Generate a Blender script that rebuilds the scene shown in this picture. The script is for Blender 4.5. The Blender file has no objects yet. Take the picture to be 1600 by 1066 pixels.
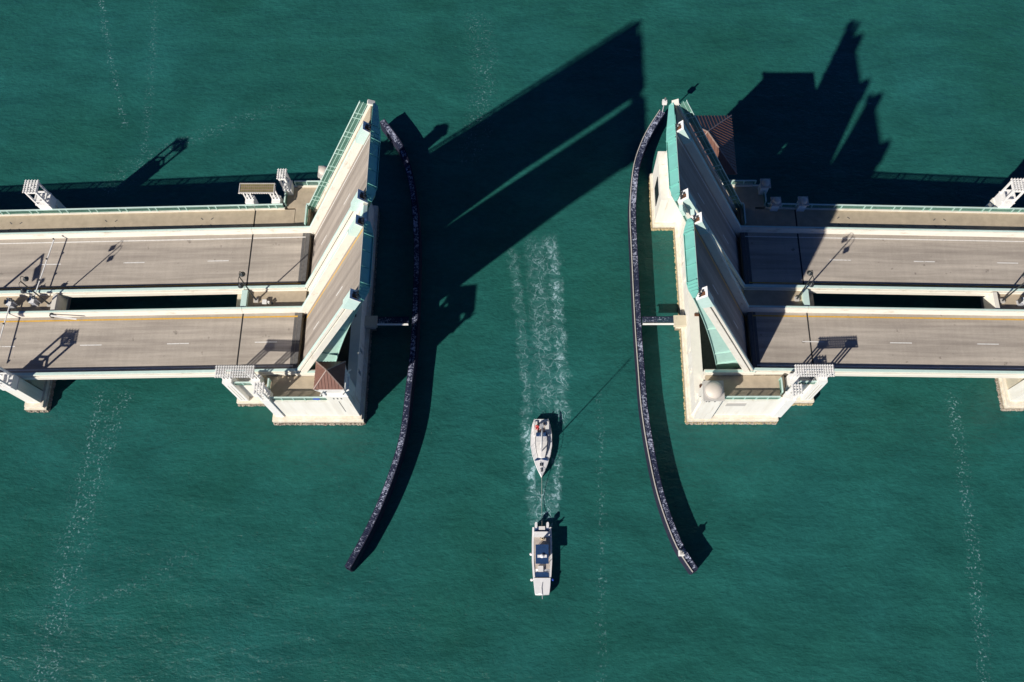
import bpy, math, random
from mathutils import Vector, Matrix
random.seed(7)
R = math.radians
sc = bpy.context.scene
col = sc.collection

# ------------------------------------------------------------------ camera
TILT = math.atan(542 / 1416)
cd = bpy.data.cameras.new('camera')
cam = bpy.data.objects.new('camera', cd)
col.objects.link(cam)
cam.location = (1.2, -50.8, 124.5)
cam.rotation_euler = (TILT, 0, R(-0.1))
cd.sensor_width = 36
cd.lens = 36 * 1416 / 1600
cd.shift_x = -35 / 1600
cd.clip_end = 6000
sc.camera = cam

# ------------------------------------------------------------------ sky, sun, exposure
SUN = Vector((-1.10, -1.195, 1.0)).normalized()          # direction towards the sun
elev = math.asin(SUN.z)
azim = math.atan2(SUN.x, SUN.y)
w = bpy.data.worlds.new('World')
sc.world = w
w.use_nodes = True
wn = w.node_tree
sky = wn.nodes.new('ShaderNodeTexSky')
sky.sky_type = 'NISHITA'
sky.sun_disc = False
sky.sun_elevation = elev
sky.sun_rotation = azim
sky.air_density = 0.22
sky.dust_density = 0.0
sky.ozone_density = 10.0
wn.links.new(sky.outputs[0], wn.nodes['Background'].inputs[0])
wn.nodes['Background'].inputs[1].default_value = 0.11
sl = bpy.data.lights.new('sun', 'SUN')
sl.energy = 5.0
sl.angle = R(0.8)
sl.color = (1.0, 0.95, 0.87)
so = bpy.data.objects.new('sun', sl)
col.objects.link(so)
so.rotation_euler = SUN.to_track_quat('Z', 'Y').to_euler()
vs = sc.view_settings
vs.view_transform = 'Standard'
vs.look = 'None'
vs.gamma = 1
vs.exposure = 0.25
vs.use_curve_mapping = False
sc.cycles.use_denoising = True
sc.cycles.max_bounces = 6


# ------------------------------------------------------------------ materials
MATS = {}


def nodes_of(name, rough=0.7, spec=0.3, metal=0.0):
    m = bpy.data.materials.new(name)
    m.use_nodes = True
    MATS[name] = m
    nt = m.node_tree
    b = nt.nodes['Principled BSDF']
    b.inputs['Roughness'].default_value = rough
    b.inputs['Specular IOR Level'].default_value = spec
    b.inputs['Metallic'].default_value = metal
    return nt, b


def noise(nt, scale, detail=4, rough=0.55, stretch=(1, 1, 1), coord='Object', vec=None):
    mp = nt.nodes.new('ShaderNodeMapping')
    mp.inputs['Scale'].default_value = stretch
    if vec is None:
        tc = nt.nodes.new('ShaderNodeTexCoord')
        vec = tc.outputs[coord]
    nt.links.new(vec, mp.inputs[0])
    n = nt.nodes.new('ShaderNodeTexNoise')
    n.inputs['Scale'].default_value = scale
    n.inputs['Detail'].default_value = detail
    n.inputs['Roughness'].default_value = rough
    nt.links.new(mp.outputs[0], n.inputs['Vector'])
    return n.outputs['Fac']


def ramp(nt, fac, stops):
    r = nt.nodes.new('ShaderNodeValToRGB')
    e = r.color_ramp.elements
    while len(e) < len(stops):
        e.new(0.5)
    for el, (p, c) in zip(e, stops):
        el.position = p
        el.color = (*c, 1) if len(c) == 3 else c
    nt.links.new(fac, r.inputs[0])
    return r.outputs[0]


def mixc(nt, fac, a, b, mode='MIX'):
    m = nt.nodes.new('ShaderNodeMix')
    m.data_type = 'RGBA'
    m.blend_type = mode
    for k, v in ((0, fac), (6, a), (7, b)):
        if hasattr(v, 'links'):
            nt.links.new(v, m.inputs[k])
        elif k == 0:
            m.inputs[0].default_value = v
        else:
            m.inputs[k].default_value = (*v, 1)
    return m.outputs[2]


def mth(nt, op, a, b=0.0, c=0.0, clamp=False):
    m = nt.nodes.new('ShaderNodeMath')
    m.operation = op
    m.use_clamp = clamp
    for k, v in enumerate((a, b, c)):
        if hasattr(v, 'links'):
            nt.links.new(v, m.inputs[k])
        else:
            m.inputs[k].default_value = v
    return m.outputs[0]


def sstep(nt, v, lo, hi):
    m = nt.nodes.new('ShaderNodeMapRange')
    m.interpolation_type = 'SMOOTHSTEP'
    nt.links.new(v, m.inputs[0])
    m.inputs[1].default_value = lo
    m.inputs[2].default_value = hi
    return m.outputs[0]


def bump(nt, b, h, dist, strength=1.0):
    n = nt.nodes.new('ShaderNodeBump')
    n.inputs['Distance'].default_value = dist
    n.inputs['Strength'].default_value = strength
    nt.links.new(h, n.inputs['Height'])
    nt.links.new(n.outputs[0], b.inputs['Normal'])


def grey(v):
    return (v, v, v)


def simple(name, c, var=0.12, scale=1.5, rough=0.65, spec=0.3, metal=0.0, stain=None, stain_amt=(0.58, 0.75), stain_scale=0.7, stretch=(1, 1, 1)):
    nt, b = nodes_of(name, rough, spec, metal)
    f = noise(nt, scale, 6, 0.6, stretch)
    o = ramp(nt, f, [(0.3, tuple(x * (1 - var) for x in c)), (0.7, tuple(min(1, x * (1 + var)) for x in c))])
    if stain:
        s = noise(nt, stain_scale, 8, 0.65, stretch)
        s = sstep(nt, s, *stain_amt)
        o = mixc(nt, s, o, stain)
    nt.links.new(o, b.inputs['Base Color'])
    return nt, b


def road_mat(name, a, bcol, streak=0.75):
    nt, b = nodes_of(name, 0.85, 0.2)
    s1 = noise(nt, 1.0, 3, 0.6, (0.02, 0.75, 1))
    c = ramp(nt, s1, [(0.32, bcol), (0.68, a)])
    s2 = noise(nt, 1.0, 5, 0.65, (0.15, 3.0, 1))
    c = mixc(nt, 1.0, c, ramp(nt, s2, [(0.25, grey(0.86)), (0.75, grey(1.07))]), 'MULTIPLY')
    s3 = noise(nt, 6.0, 6, 0.7)
    c = mixc(nt, 1.0, c, ramp(nt, s3, [(0.25, grey(0.87)), (0.8, grey(1.09))]), 'MULTIPLY')
    s5 = noise(nt, 1.0, 3, 0.6, (1.6, 0.12, 1))
    c = mixc(nt, 1.0, c, ramp(nt, s5, [(0.3, grey(0.95)), (0.7, grey(1.04))]), 'MULTIPLY')
    s4 = noise(nt, 0.9, 3, 0.5)
    c = mixc(nt, sstep(nt, s4, 0.68, 0.76), c, tuple(x * 0.72 for x in bcol))
    nt.links.new(c, b.inputs['Base Color'])
    bump(nt, b, s3, 0.01, 0.6)


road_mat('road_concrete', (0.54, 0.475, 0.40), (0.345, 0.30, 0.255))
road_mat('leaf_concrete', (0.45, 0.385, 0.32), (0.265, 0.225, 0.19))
simple('walk_concrete', (0.43, 0.355, 0.26), 0.12, 0.9, 0.85, 0.2, stain=(0.30, 0.25, 0.19), stain_amt=(0.6, 0.78))
simple('deck_dark', (0.12, 0.115, 0.11), 0.2, 3)
simple('cream_paint', (0.80, 0.76, 0.67), 0.05, 0.8, 0.6, 0.3, stain=(0.60, 0.55, 0.45), stain_amt=(0.62, 0.85), stain_scale=1.1)
simple('parapet_paint', (0.74, 0.695, 0.60), 0.05, 1.2, 0.6, 0.3, stain=(0.48, 0.41, 0.31), stain_amt=(0.54, 0.76), stain_scale=0.9, stretch=(0.5, 1, 1.5))
simple('pier_beige', (0.55, 0.49, 0.37), 0.1, 0.7, 0.8, 0.2, stain=(0.33, 0.29, 0.2), stain_amt=(0.6, 0.8))
simple('white_paint', (0.82, 0.80, 0.76), 0.05, 2, 0.5, 0.35)
simple('line_white', (0.74, 0.72, 0.68), 0.16, 2.5, 0.7, 0.2, stain=(0.45, 0.4, 0.34), stain_amt=(0.55, 0.7), stain_scale=2.5)
simple('line_yellow', (0.62, 0.36, 0.06), 0.14, 2.5, 0.7, 0.2, stain=(0.45, 0.33, 0.17), stain_amt=(0.55, 0.72), stain_scale=2.0)
simple('seafoam', (0.37, 0.56, 0.49), 0.07, 1.5, 0.45, 0.4, stain=(0.24, 0.40, 0.34), stain_amt=(0.62, 0.8))
simple('seafoam_pale', (0.56, 0.72, 0.65), 0.06, 1.5, 0.45, 0.4, stain=(0.42, 0.45, 0.38), stain_amt=(0.66, 0.8))
simple('teal_steel', (0.17, 0.45, 0.385), 0.08, 1.0, 0.45, 0.4, stain=(0.10, 0.30, 0.25), stain_amt=(0.6, 0.8), stretch=(1, 1, 0.3))
simple('green_rail', (0.12, 0.26, 0.20), 0.15, 3, 0.5, 0.4)
simple('dark_steel', (0.035, 0.04, 0.045), 0.2, 3, 0.5, 0.4, stain=(0.12, 0.06, 0.035), stain_amt=(0.6, 0.7), stain_scale=3)
simple('rubber', (0.03, 0.03, 0.032), 0.2, 3, 0.8, 0.2)
simple('pole_black', (0.025, 0.03, 0.03), 0.1, 3, 0.4, 0.5)
simple('roof_brown', (0.19, 0.095, 0.07), 0.12, 1.2, 0.45, 0.4, stain=(0.12, 0.055, 0.04), stain_amt=(0.58, 0.75))
simple('roof_tan', (0.20, 0.095, 0.065), 0.08, 1.2, 0.45, 0.4)
simple('seam_pale', (0.34, 0.25, 0.21), 0.08, 2, 0.45, 0.4)
simple('trellis_panel', (0.22, 0.19, 0.085), 0.18, 2.0, 0.6, 0.3)
simple('dome_grey', (0.62, 0.55, 0.47), 0.06, 1.2, 0.5, 0.3)
simple('cap_grey', (0.50, 0.47, 0.43), 0.07, 1.2, 0.6, 0.3)
simple('metal_grey', (0.42, 0.42, 0.44), 0.08, 2, 0.4, 0.5)
simple('rust', (0.16, 0.07, 0.035), 0.3, 3, 0.8, 0.2, stain=(0.04, 0.03, 0.03), stain_amt=(0.5, 0.6), stain_scale=3)
simple('gel_white', (0.80, 0.78, 0.77), 0.04, 2, 0.25, 0.5)
simple('cabin_white', (0.72, 0.69, 0.66), 0.06, 2, 0.4, 0.4)
simple('navy_cloth', (0.012, 0.045, 0.13), 0.2, 3, 0.7, 0.3)
simple('boat_floor', (0.46, 0.40, 0.35), 0.12, 4, 0.6, 0.3)
simple('smoke_glass', (0.02, 0.025, 0.035), 0.1, 3, 0.1, 0.6)
simple('red_cloth', (0.45, 0.015, 0.02), 0.15, 8, 0.8, 0.2)
simple('beige_cloth', (0.55, 0.42, 0.25), 0.15, 8, 0.8, 0.2)
simple('denim', (0.04, 0.055, 0.10), 0.15, 8, 0.8, 0.2)
simple('skin', (0.45, 0.26, 0.18), 0.08, 8, 0.5, 0.3)
simple('hair', (0.05, 0.03, 0.02), 0.2, 20, 0.6, 0.3)
simple('sign_blue', (0.03, 0.09, 0.50), 0.05, 3, 0.4, 0.4)
simple('rope', (0.40, 0.38, 0.34), 0.15, 10, 0.9, 0.1)
simple('barnacle', (0.36, 0.31, 0.25), 0.35, 5, 0.95, 0.1, stain=(0.14, 0.10, 0.085), stain_amt=(0.5, 0.62), stain_scale=4)
simple('barnacle_yellow', (0.42, 0.34, 0.20), 0.3, 5, 0.95, 0.1, stain=(0.28, 0.22, 0.13), stain_amt=(0.5, 0.62), stain_scale=3)
simple('timber_dark', (0.018, 0.02, 0.04), 0.3, 4, 0.85, 0.2, stain=(0.06, 0.06, 0.075), stain_amt=(0.6, 0.72), stain_scale=3)
simple('lamp_glass', (0.20, 0.20, 0.19), 0.05, 4, 0.3, 0.5)

# fender planks: dark timber spattered with droppings and salt
nt, b = nodes_of('plank', 0.85, 0.2)
f = noise(nt, 1.6, 7, 0.75, (1, 1, 1))
tcn = nt.nodes.new('ShaderNodeNewGeometry')
p = noise(nt, 3.2, 7, 0.8, (1, 1, 1), vec=tcn.outputs['Position'])
p2 = noise(nt, 0.25, 3, 0.6, (1, 1, 1), vec=tcn.outputs['Position'])
c = ramp(nt, f, [(0.3, (0.010, 0.015, 0.040)), (0.7, (0.03, 0.038, 0.08))])
k = mth(nt, 'ADD', p, mth(nt, 'MULTIPLY', mth(nt, 'SUBTRACT', p2, 0.5), 0.35))
c = mixc(nt, sstep(nt, k, 0.50, 0.61), c, (0.44, 0.47, 0.60))
nt.links.new(c, b.inputs['Base Color'])

# footing concrete: cream with a weed band near the water, by height
nt, b = nodes_of('footing', 0.85, 0.2)
g = nt.nodes.new('ShaderNodeNewGeometry')
sx = nt.nodes.new('ShaderNodeSeparateXYZ')
nt.links.new(g.outputs['Position'], sx.inputs[0])
f = noise(nt, 1.2, 8, 0.7)
c = ramp(nt, f, [(0.35, (0.66, 0.58, 0.45)), (0.65, (0.80, 0.75, 0.65))])
zz = mth(nt, 'ADD', sx.outputs[2], mth(nt, 'MULTIPLY', mth(nt, 'SUBTRACT', noise(nt, 2.5, 6, 0.7), 0.5), 0.9))
lo = sstep(nt, zz, 0.95, 0.55)
c = mixc(nt, lo, c, (0.30, 0.24, 0.17))
nt.links.new(c, b.inputs['Base Color'])

# wall paint with vertical streaks of rust and dirt
nt, b = nodes_of('pier_wall', 0.65, 0.25)
f = noise(nt, 1.0, 6, 0.6, (0.9, 0.9, 0.12))
c = ramp(nt, f, [(0.3, (0.72, 0.68, 0.59)), (0.6, (0.82, 0.79, 0.71))])
s = noise(nt, 1.0, 6, 0.7, (0.8, 0.8, 0.08))
c = mixc(nt, sstep(nt, s, 0.55, 0.75), c, (0.50, 0.42, 0.31))
nt.links.new(c, b.inputs['Base Color'])

# ---------------------------------------------------------------- water
nt, b = nodes_of('water', 0.16, 0.5)
b.inputs['IOR'].default_value = 1.33
g = nt.nodes.new('ShaderNodeNewGeometry')
pos = g.outputs['Position']
sx = nt.nodes.new('ShaderNodeSeparateXYZ')
nt.links.new(pos, sx.inputs[0])
X, Y = sx.outputs[0], sx.outputs[1]
# ripple directions bend slowly across the bay
bend = nt.nodes.new('ShaderNodeTexNoise')
bend.inputs['Scale'].default_value = 0.018
bend.inputs['Detail'].default_value = 2
nt.links.new(pos, bend.inputs['Vector'])
bv = nt.nodes.new('ShaderNodeVectorMath')
bv.operation = 'MULTIPLY_ADD'
nt.links.new(bend.outputs['Color'], bv.inputs[0])
bv.inputs[1].default_value = (14, 14, 0)
nt.links.new(pos, bv.inputs[2])
bpos = bv.outputs[0]
big = noise(nt, 0.035, 5, 0.6, vec=pos)
c = ramp(nt, big, [(0.3, (0.0143, 0.093, 0.073)), (0.7, (0.0182, 0.117, 0.108))])
st = noise(nt, 1.0, 4, 0.6, (0.10, 0.20, 1), vec=bpos)
c = mixc(nt, 1.0, c, ramp(nt, st, [(0.3, grey(0.82)), (0.7, grey(1.15))]), 'MULTIPLY')
fine = noise(nt, 1.0, 6, 0.68, (0.95, 1.6, 1), vec=pos)
c = mixc(nt, 1.0, c, ramp(nt, fine, [(0.3, grey(0.86)), (0.72, grey(1.16))]), 'MULTIPLY')
# foam bands: x = a + b*y + c*y*y between y0 and y1


def quad(pts):
    (x0, y0), (x1, y1), (x2, y2) = pts
    A = Matrix(((1, y0, y0 * y0), (1, y1, y1 * y1), (1, y2, y2 * y2)))
    return A.inverted() @ Vector((x0, x1, x2))


BANDS = [
    ([(3.9, 13.8), (4.8, 0.2), (5.3, -13.6)], -16.5, 15, 1.15, 0.90),
    ([(-1.7, 8.6), (-0.4, -3.8), (0.2, -13.6)], -16.5, 13, 0.9, 0.45),
    ([(1.6, 13.8), (2.4, 0.0), (3.0, -13.0)], -15.5, 15, 2.0, 0.50),
    ([(0.0, -14.0), (0.5, -20.0), (1.3, -28.7)], -30, -13, 0.95, 1.0),
    ([(5.0, -15.5), (4.6, -20.0), (3.9, -28.7)], -30, -19, 0.75, 1.0),
    ([(1.15, -26.5), (1.3, -28.5), (1.5, -30.6)], -31.5, -25.5, 0.55, 1.0),
    ([(3.75, -26.5), (3.4, -28.5), (3.05, -30.6)], -31.5, -25.5, 0.55, 1.0),
    ([(2.6, -24.5), (2.6, -27.0), (2.6, -29.5)], -30.6, -23, 1.7, 0.95),
    # older, broken-up wakes: sparse dots (negative strength)
    ([(-61.3, -9.8), (-61.6, -29.6), (-62.7, -49.5)], -56, -9, 1.0, -0.75),
    ([(-57.6, -12.0), (-60.3, -30.0), (-60.9, -49.5)], -56, -9, 1.1, -0.70),
    ([(-59.5, -12.0), (-60.9, -30.0), (-61.8, -49.5)], -56, -9, 3.2, -0.30),
    ([(61.3, -9.8), (60.9, -26.0), (59.3, -49.6)], -56, -9, 1.1, -0.75),
    ([(-73.0, 59.6), (-69.4, 47.6), (-65.2, 35.0)], 33, 66, 0.7, -0.75),
    ([(-64.0, 59.6), (-62.5, 47.6), (-61.2, 30.0)], 24, 66, 0.8, -0.35),
    ([(-8.0, 54.0), (-7.0, 45.0), (-8.5, 30.0)], 26, 58, 2.6, -0.40),
    ([(10.7, -9.8), (10.3, -30.0), (9.9, -49.6)], -54, -10, 0.7, -0.40),
    ([(-66.0, 22.0), (-60.0, 28.0), (-45.0, 36.0)], 20, 40, 3.5, -0.35),
    ([(-46.0, -34.0), (-52.0, -38.0), (-58.0, -40.0)], -42, -32, 3.0, -0.35),
]
wob = mth(nt, 'MULTIPLY', mth(nt, 'SUBTRACT', noise(nt, 0.55, 3, 0.6, vec=pos), 0.5), 2.6)
mask = dots = None
for pts, y0, y1, hw, stg in BANDS:
    a0, a1, a2 = quad(pts)
    xc = mth(nt, 'MULTIPLY_ADD', mth(nt, 'MULTIPLY_ADD', Y, a2, a1), Y, a0)
    d = mth(nt, 'ABSOLUTE', mth(nt, 'SUBTRACT', X, xc))
    m = sstep(nt, mth(nt, 'ADD', d, wob), hw * 1.25, hw * 0.05)
    m = mth(nt, 'MULTIPLY', m, sstep(nt, Y, y0, y0 + 2.5))
    m = mth(nt, 'MULTIPLY', m, sstep(nt, Y, y1, y1 - 3.5))
    m = mth(nt, 'MULTIPLY', m, abs(stg))
    if stg < 0:
        dots = m if dots is None else mth(nt, 'MAXIMUM', dots, m)
    else:
        mask = m if mask is None else mth(nt, 'MAXIMUM', mask, m)
dn = nt.nodes.new('ShaderNodeTexNoise')
dn.inputs['Scale'].default_value = 0.45
dn.inputs['Detail'].default_value = 4
nt.links.new(pos, dn.inputs['Vector'])
vm = nt.nodes.new('ShaderNodeVectorMath')
vm.operation = 'MULTIPLY_ADD'
nt.links.new(dn.outputs['Color'], vm.inputs[0])
vm.inputs[1].default_value = (6.0, 6.0, 0)
nt.links.new(pos, vm.inputs[2])
sq = nt.nodes.new('ShaderNodeMapping')
sq.inputs['Scale'].default_value = (1.15, 0.62, 0)
nt.links.new(vm.outputs[0], sq.inputs[0])
vo = nt.nodes.new('ShaderNodeTexVoronoi')
vo.feature = 'DISTANCE_TO_EDGE'
vo.inputs['Scale'].default_value = 0.85
nt.links.new(sq.outputs[0], vo.inputs['Vector'])
patch = noise(nt, 0.8, 4, 0.6, (1, 0.7, 1), vec=pos)
thin = noise(nt, 2.6, 5, 0.7, vec=pos)
lace = sstep(nt, vo.outputs['Distance'], 0.13, 0.0)
lace = mth(nt, 'MULTIPLY', lace, sstep(nt, thin, 0.34, 0.56))
lace = mth(nt, 'MULTIPLY', lace, sstep(nt, patch, 0.30, 0.58))
foam = mth(nt, 'MULTIPLY', lace, mask)
haze_f = mth(nt, 'MULTIPLY', mth(nt, 'MULTIPLY', mask, sstep(nt, fine, 0.35, 0.75)), 0.24)
foam = mth(nt, 'MAXIMUM', foam, haze_f)
dot = mth(nt, 'MULTIPLY', sstep(nt, noise(nt, 3.0, 3, 0.6, vec=pos), 0.545, 0.64), sstep(nt, noise(nt, 0.5, 3, 0.6, vec=pos), 0.33, 0.60))
foam = mth(nt, 'MAXIMUM', foam, mth(nt, 'MULTIPLY', mth(nt, 'MULTIPLY', dot, dots), 0.7))
# stray flecks all over
fl = noise(nt, 1.0, 4, 0.7, (0.9, 2.0, 1), vec=pos)
flk = mth(nt, 'MULTIPLY', sstep(nt, fl, 0.685, 0.77), sstep(nt, noise(nt, 0.05, 2, vec=pos), 0.42, 0.62))
foam = mth(nt, 'MAXIMUM', foam, mth(nt, 'MULTIPLY', flk, 0.30))
c = mixc(nt, mth(nt, 'MULTIPLY', mask, 0.45), c, (0.035, 0.165, 0.15))
c = mixc(nt, mth(nt, 'MULTIPLY', foam, 0.80), c, (0.50, 0.70, 0.76))
nt.links.new(c, b.inputs['Base Color'])
nt.links.new(mth(nt, 'MULTIPLY_ADD', foam, 0.5, 0.16), b.inputs['Roughness'])
sw = noise(nt, 1.0, 3, 0.55, (0.13, 0.34, 1), vec=bpos)
h = mth(nt, 'ADD', mth(nt, 'MULTIPLY_ADD', sw, 1.5, mth(nt, 'MULTIPLY', fine, 0.6)), mth(nt, 'MULTIPLY', noise(nt, 1.0, 5, 0.6, (2.0, 4.0, 1), vec=pos), 0.3))
bump(nt, b, h, 0.25, 0.8)


# ------------------------------------------------------------------ mesh helpers
class MB:
    def __init__(self):
        self.v, self.f = [], []

    def hexa(self, p):
        n = len(self.v)
        self.v += [tuple(q) for q in p]
        for f in ((0, 3, 2, 1), (4, 5, 6, 7), (0, 1, 5, 4), (1, 2, 6, 5), (2, 3, 7, 6), (3, 0, 4, 7)):
            self.f.append(tuple(n + i for i in f))
        return self

    def box(self, x0, x1, y0, y1, z0, z1, fn=None):
        x0, x1 = min(x0, x1), max(x0, x1)
        a = fn(x0) if fn else 0
        c = fn(x1) if fn else 0
        return self.hexa([(x0, y0, z0 + a), (x1, y0, z0 + c), (x1, y1, z0 + c), (x0, y1, z0 + a),
                          (x0, y0, z1 + a), (x1, y0, z1 + c), (x1, y1, z1 + c), (x0, y1, z1 + a)])

    def prism(self, poly, axis, a0, a1):
        n = len(self.v)
        k = len(poly)
        for a in (a0, a1):
            for (u, v) in poly:
                self.v.append({'x': (a, u, v), 'y': (u, a, v), 'z': (u, v, a)}[axis])
        self.f.append(tuple(n + i for i in range(k)))
        self.f.append(tuple(n + k + i for i in reversed(range(k))))
        for i in range(k):
            j = (i + 1) % k
            self.f.append((n + i, n + k + i, n + k + j, n + j))
        return self

    def bar(self, p, q, wd, ht):
        p, q = Vector(p), Vector(q)
        d = (q - p).normalized()
        u = Vector((0, 0, 1))
        if abs(d.z) > 0.95:
            u = Vector((0, 1, 0))
        s = d.cross(u).normalized() * wd / 2
        u = s.cross(d).normalized() * ht / 2
        return self.hexa([p - s - u, q - s - u, q + s - u, p + s - u, p - s + u, q - s + u, q + s + u, p + s + u])

    def tube(self, pts, r, n=6):
        pts = [Vector(p) for p in pts]
        rr = r if isinstance(r, (list, tuple)) else [r] * len(pts)
        base = len(self.v)
        for i, p in enumerate(pts):
            d = (pts[min(i + 1, len(pts) - 1)] - pts[max(i - 1, 0)]).normalized()
            u = Vector((0, 0, 1)) if abs(d.z) < 0.9 else Vector((1, 0, 0))
            s = d.cross(u).normalized()
            u = s.cross(d)
            for k in range(n):
                a = 2 * math.pi * k / n
                self.v.append(tuple(p + s * rr[i] * math.cos(a) + u * rr[i] * math.sin(a)))
        for i in range(len(pts) - 1):
            for k in range(n):
                l = (k + 1) % n
                self.f.append((base + i * n + k, base + i * n + l, base + (i + 1) * n + l, base + (i + 1) * n + k))
        self.f.append(tuple(base + k for k in reversed(range(n))))
        self.f.append(tuple(base + (len(pts) - 1) * n + k for k in range(n)))
        return self

    def lathe(self, prof, cx, cy, n=16):
        base = len(self.v)
        for r, z in prof:
            for k in range(n):
                a = 2 * math.pi * (k + 0.5) / n
                self.v.append((cx + r * math.cos(a), cy + r * math.sin(a), z))
        for i in range(len(prof) - 1):
            for k in range(n):
                l = (k + 1) % n
                self.f.append((base + i * n + k, base + i * n + l, base + (i + 1) * n + l, base + (i + 1) * n + k))
        self.f.append(tuple(base + k for k in reversed(range(n))))
        self.f.append(tuple(base + (len(prof) - 1) * n + k for k in range(n)))
        return self

    def loft(self, secs, caps=True):
        base = len(self.v)
        n = len(secs[0])
        for s_ in secs:
            self.v += [tuple(p) for p in s_]
        for i in range(len(secs) - 1):
            for k in range(n):
                l = (k + 1) % n
                self.f.append((base + i * n + k, base + i * n + l, base + (i + 1) * n + l, base + (i + 1) * n + k))
        if caps:
            self.f.append(tuple(base + k for k in reversed(range(n))))
            self.f.append(tuple(base + (len(secs) - 1) * n + k for k in range(n)))
        return self

    def poly(self, pts):
        n = len(self.v)
        self.v += [tuple(p) for p in pts]
        self.f.append(tuple(range(n, n + len(pts))))
        return self

    def build(self, name, mat, parent=None, smooth=False, kind=None, fix=True):
        off = Vector((0, 0, 0))
        if parent is not None:
            off = Vector(parent.get('_o', (0, 0, 0)))
        me = bpy.data.meshes.new(name)
        me.from_pydata([tuple(Vector(v) - off) for v in self.v], [], self.f)
        if fix:
            import bmesh
            bm = bmesh.new()
            bm.from_mesh(me)
            bmesh.ops.recalc_face_normals(bm, faces=bm.faces)
            bm.to_mesh(me)
            bm.free()
        me.materials.append(MATS[mat])
        if smooth:
            for p_ in me.polygons:
                p_.use_smooth = True
        o = bpy.data.objects.new(name, me)
        col.objects.link(o)
        if parent is not None:
            o.parent = parent
            if parent.type == 'MESH':
                o['_o'] = tuple(off)
            else:
                o['_o'] = tuple(off)
            OFFS.append(o)
        if kind:
            o['kind'] = kind
        return o


OFFS = []


def tag(o, label, cat, group=None):
    o['label'] = label
    o['category'] = cat
    if group:
        o['group'] = group
    return o


def thing(name, label, cat, base=(0, 0, 0), group=None):
    o = bpy.data.objects.new(name, None)
    col.objects.link(o)
    o.empty_display_size = 0.5
    o.location = base
    o['_o'] = tuple(base)
    OFFS.append(o)
    return tag(o, label, cat, group)


def struct(name, mb, mat):
    o = mb.build(name, mat)
    o['kind'] = 'structure'
    return o


def inst(src, parent, loc=None, rot=None, scale=None):
    c_ = src.copy()
    col.objects.link(c_)
    c_.parent = parent
    if loc is not None:
        c_.location = loc
    if rot is not None:
        c_.rotation_euler = rot
    if scale is not None:
        c_.scale = scale
    return c_


def copy_tree(o, parent=None):
    c_ = o.copy()
    col.objects.link(c_)
    c_.parent = parent
    for ch in list(o.children):
        copy_tree(ch, c_)
    return c_


def box(x0, x1, y0, y1, z0, z1, fn=None):
    return MB().box(x0, x1, y0, y1, z0, z1, fn)


# ------------------------------------------------------------------ the water
struct('water', MB().poly([(-1500, -1500, 0), (1500, -1500, 0), (1500, 1500, 0), (-1500, 1500, 0)]), 'water')


def G(x):
    return 8.5 - 0.043 * (abs(x) - 31)


SIDE = {-1: 'small-roofed pier', 1: 'large-roofed pier'}
SEG = [(31.5, 39.1), (39.32, 99.8), (100.0, 132.0)]


def sx_(s, a):
    return s * a


def rail_posts(s, y, x0, x1, zb, ht, mat, parent, pitch=4.4, gap=1.05, size=0.12):
    """pairs of short posts along a graded parapet"""
    src = None
    x = x0 + 0.8
    while x < x1 - 0.3:
        for g_ in (0, gap):
            xx = s * (x + g_)
            if src is None:
                src = box(-size / 2, size / 2, -size / 2, size / 2, 0, ht).build('rail_post', mat)
                src.parent = parent
                o = src
            else:
                o = inst(src, parent)
            po = Vector(parent['_o'])
            o.location = Vector((xx, y, G(xx) + zb)) - po
        x += pitch


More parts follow.
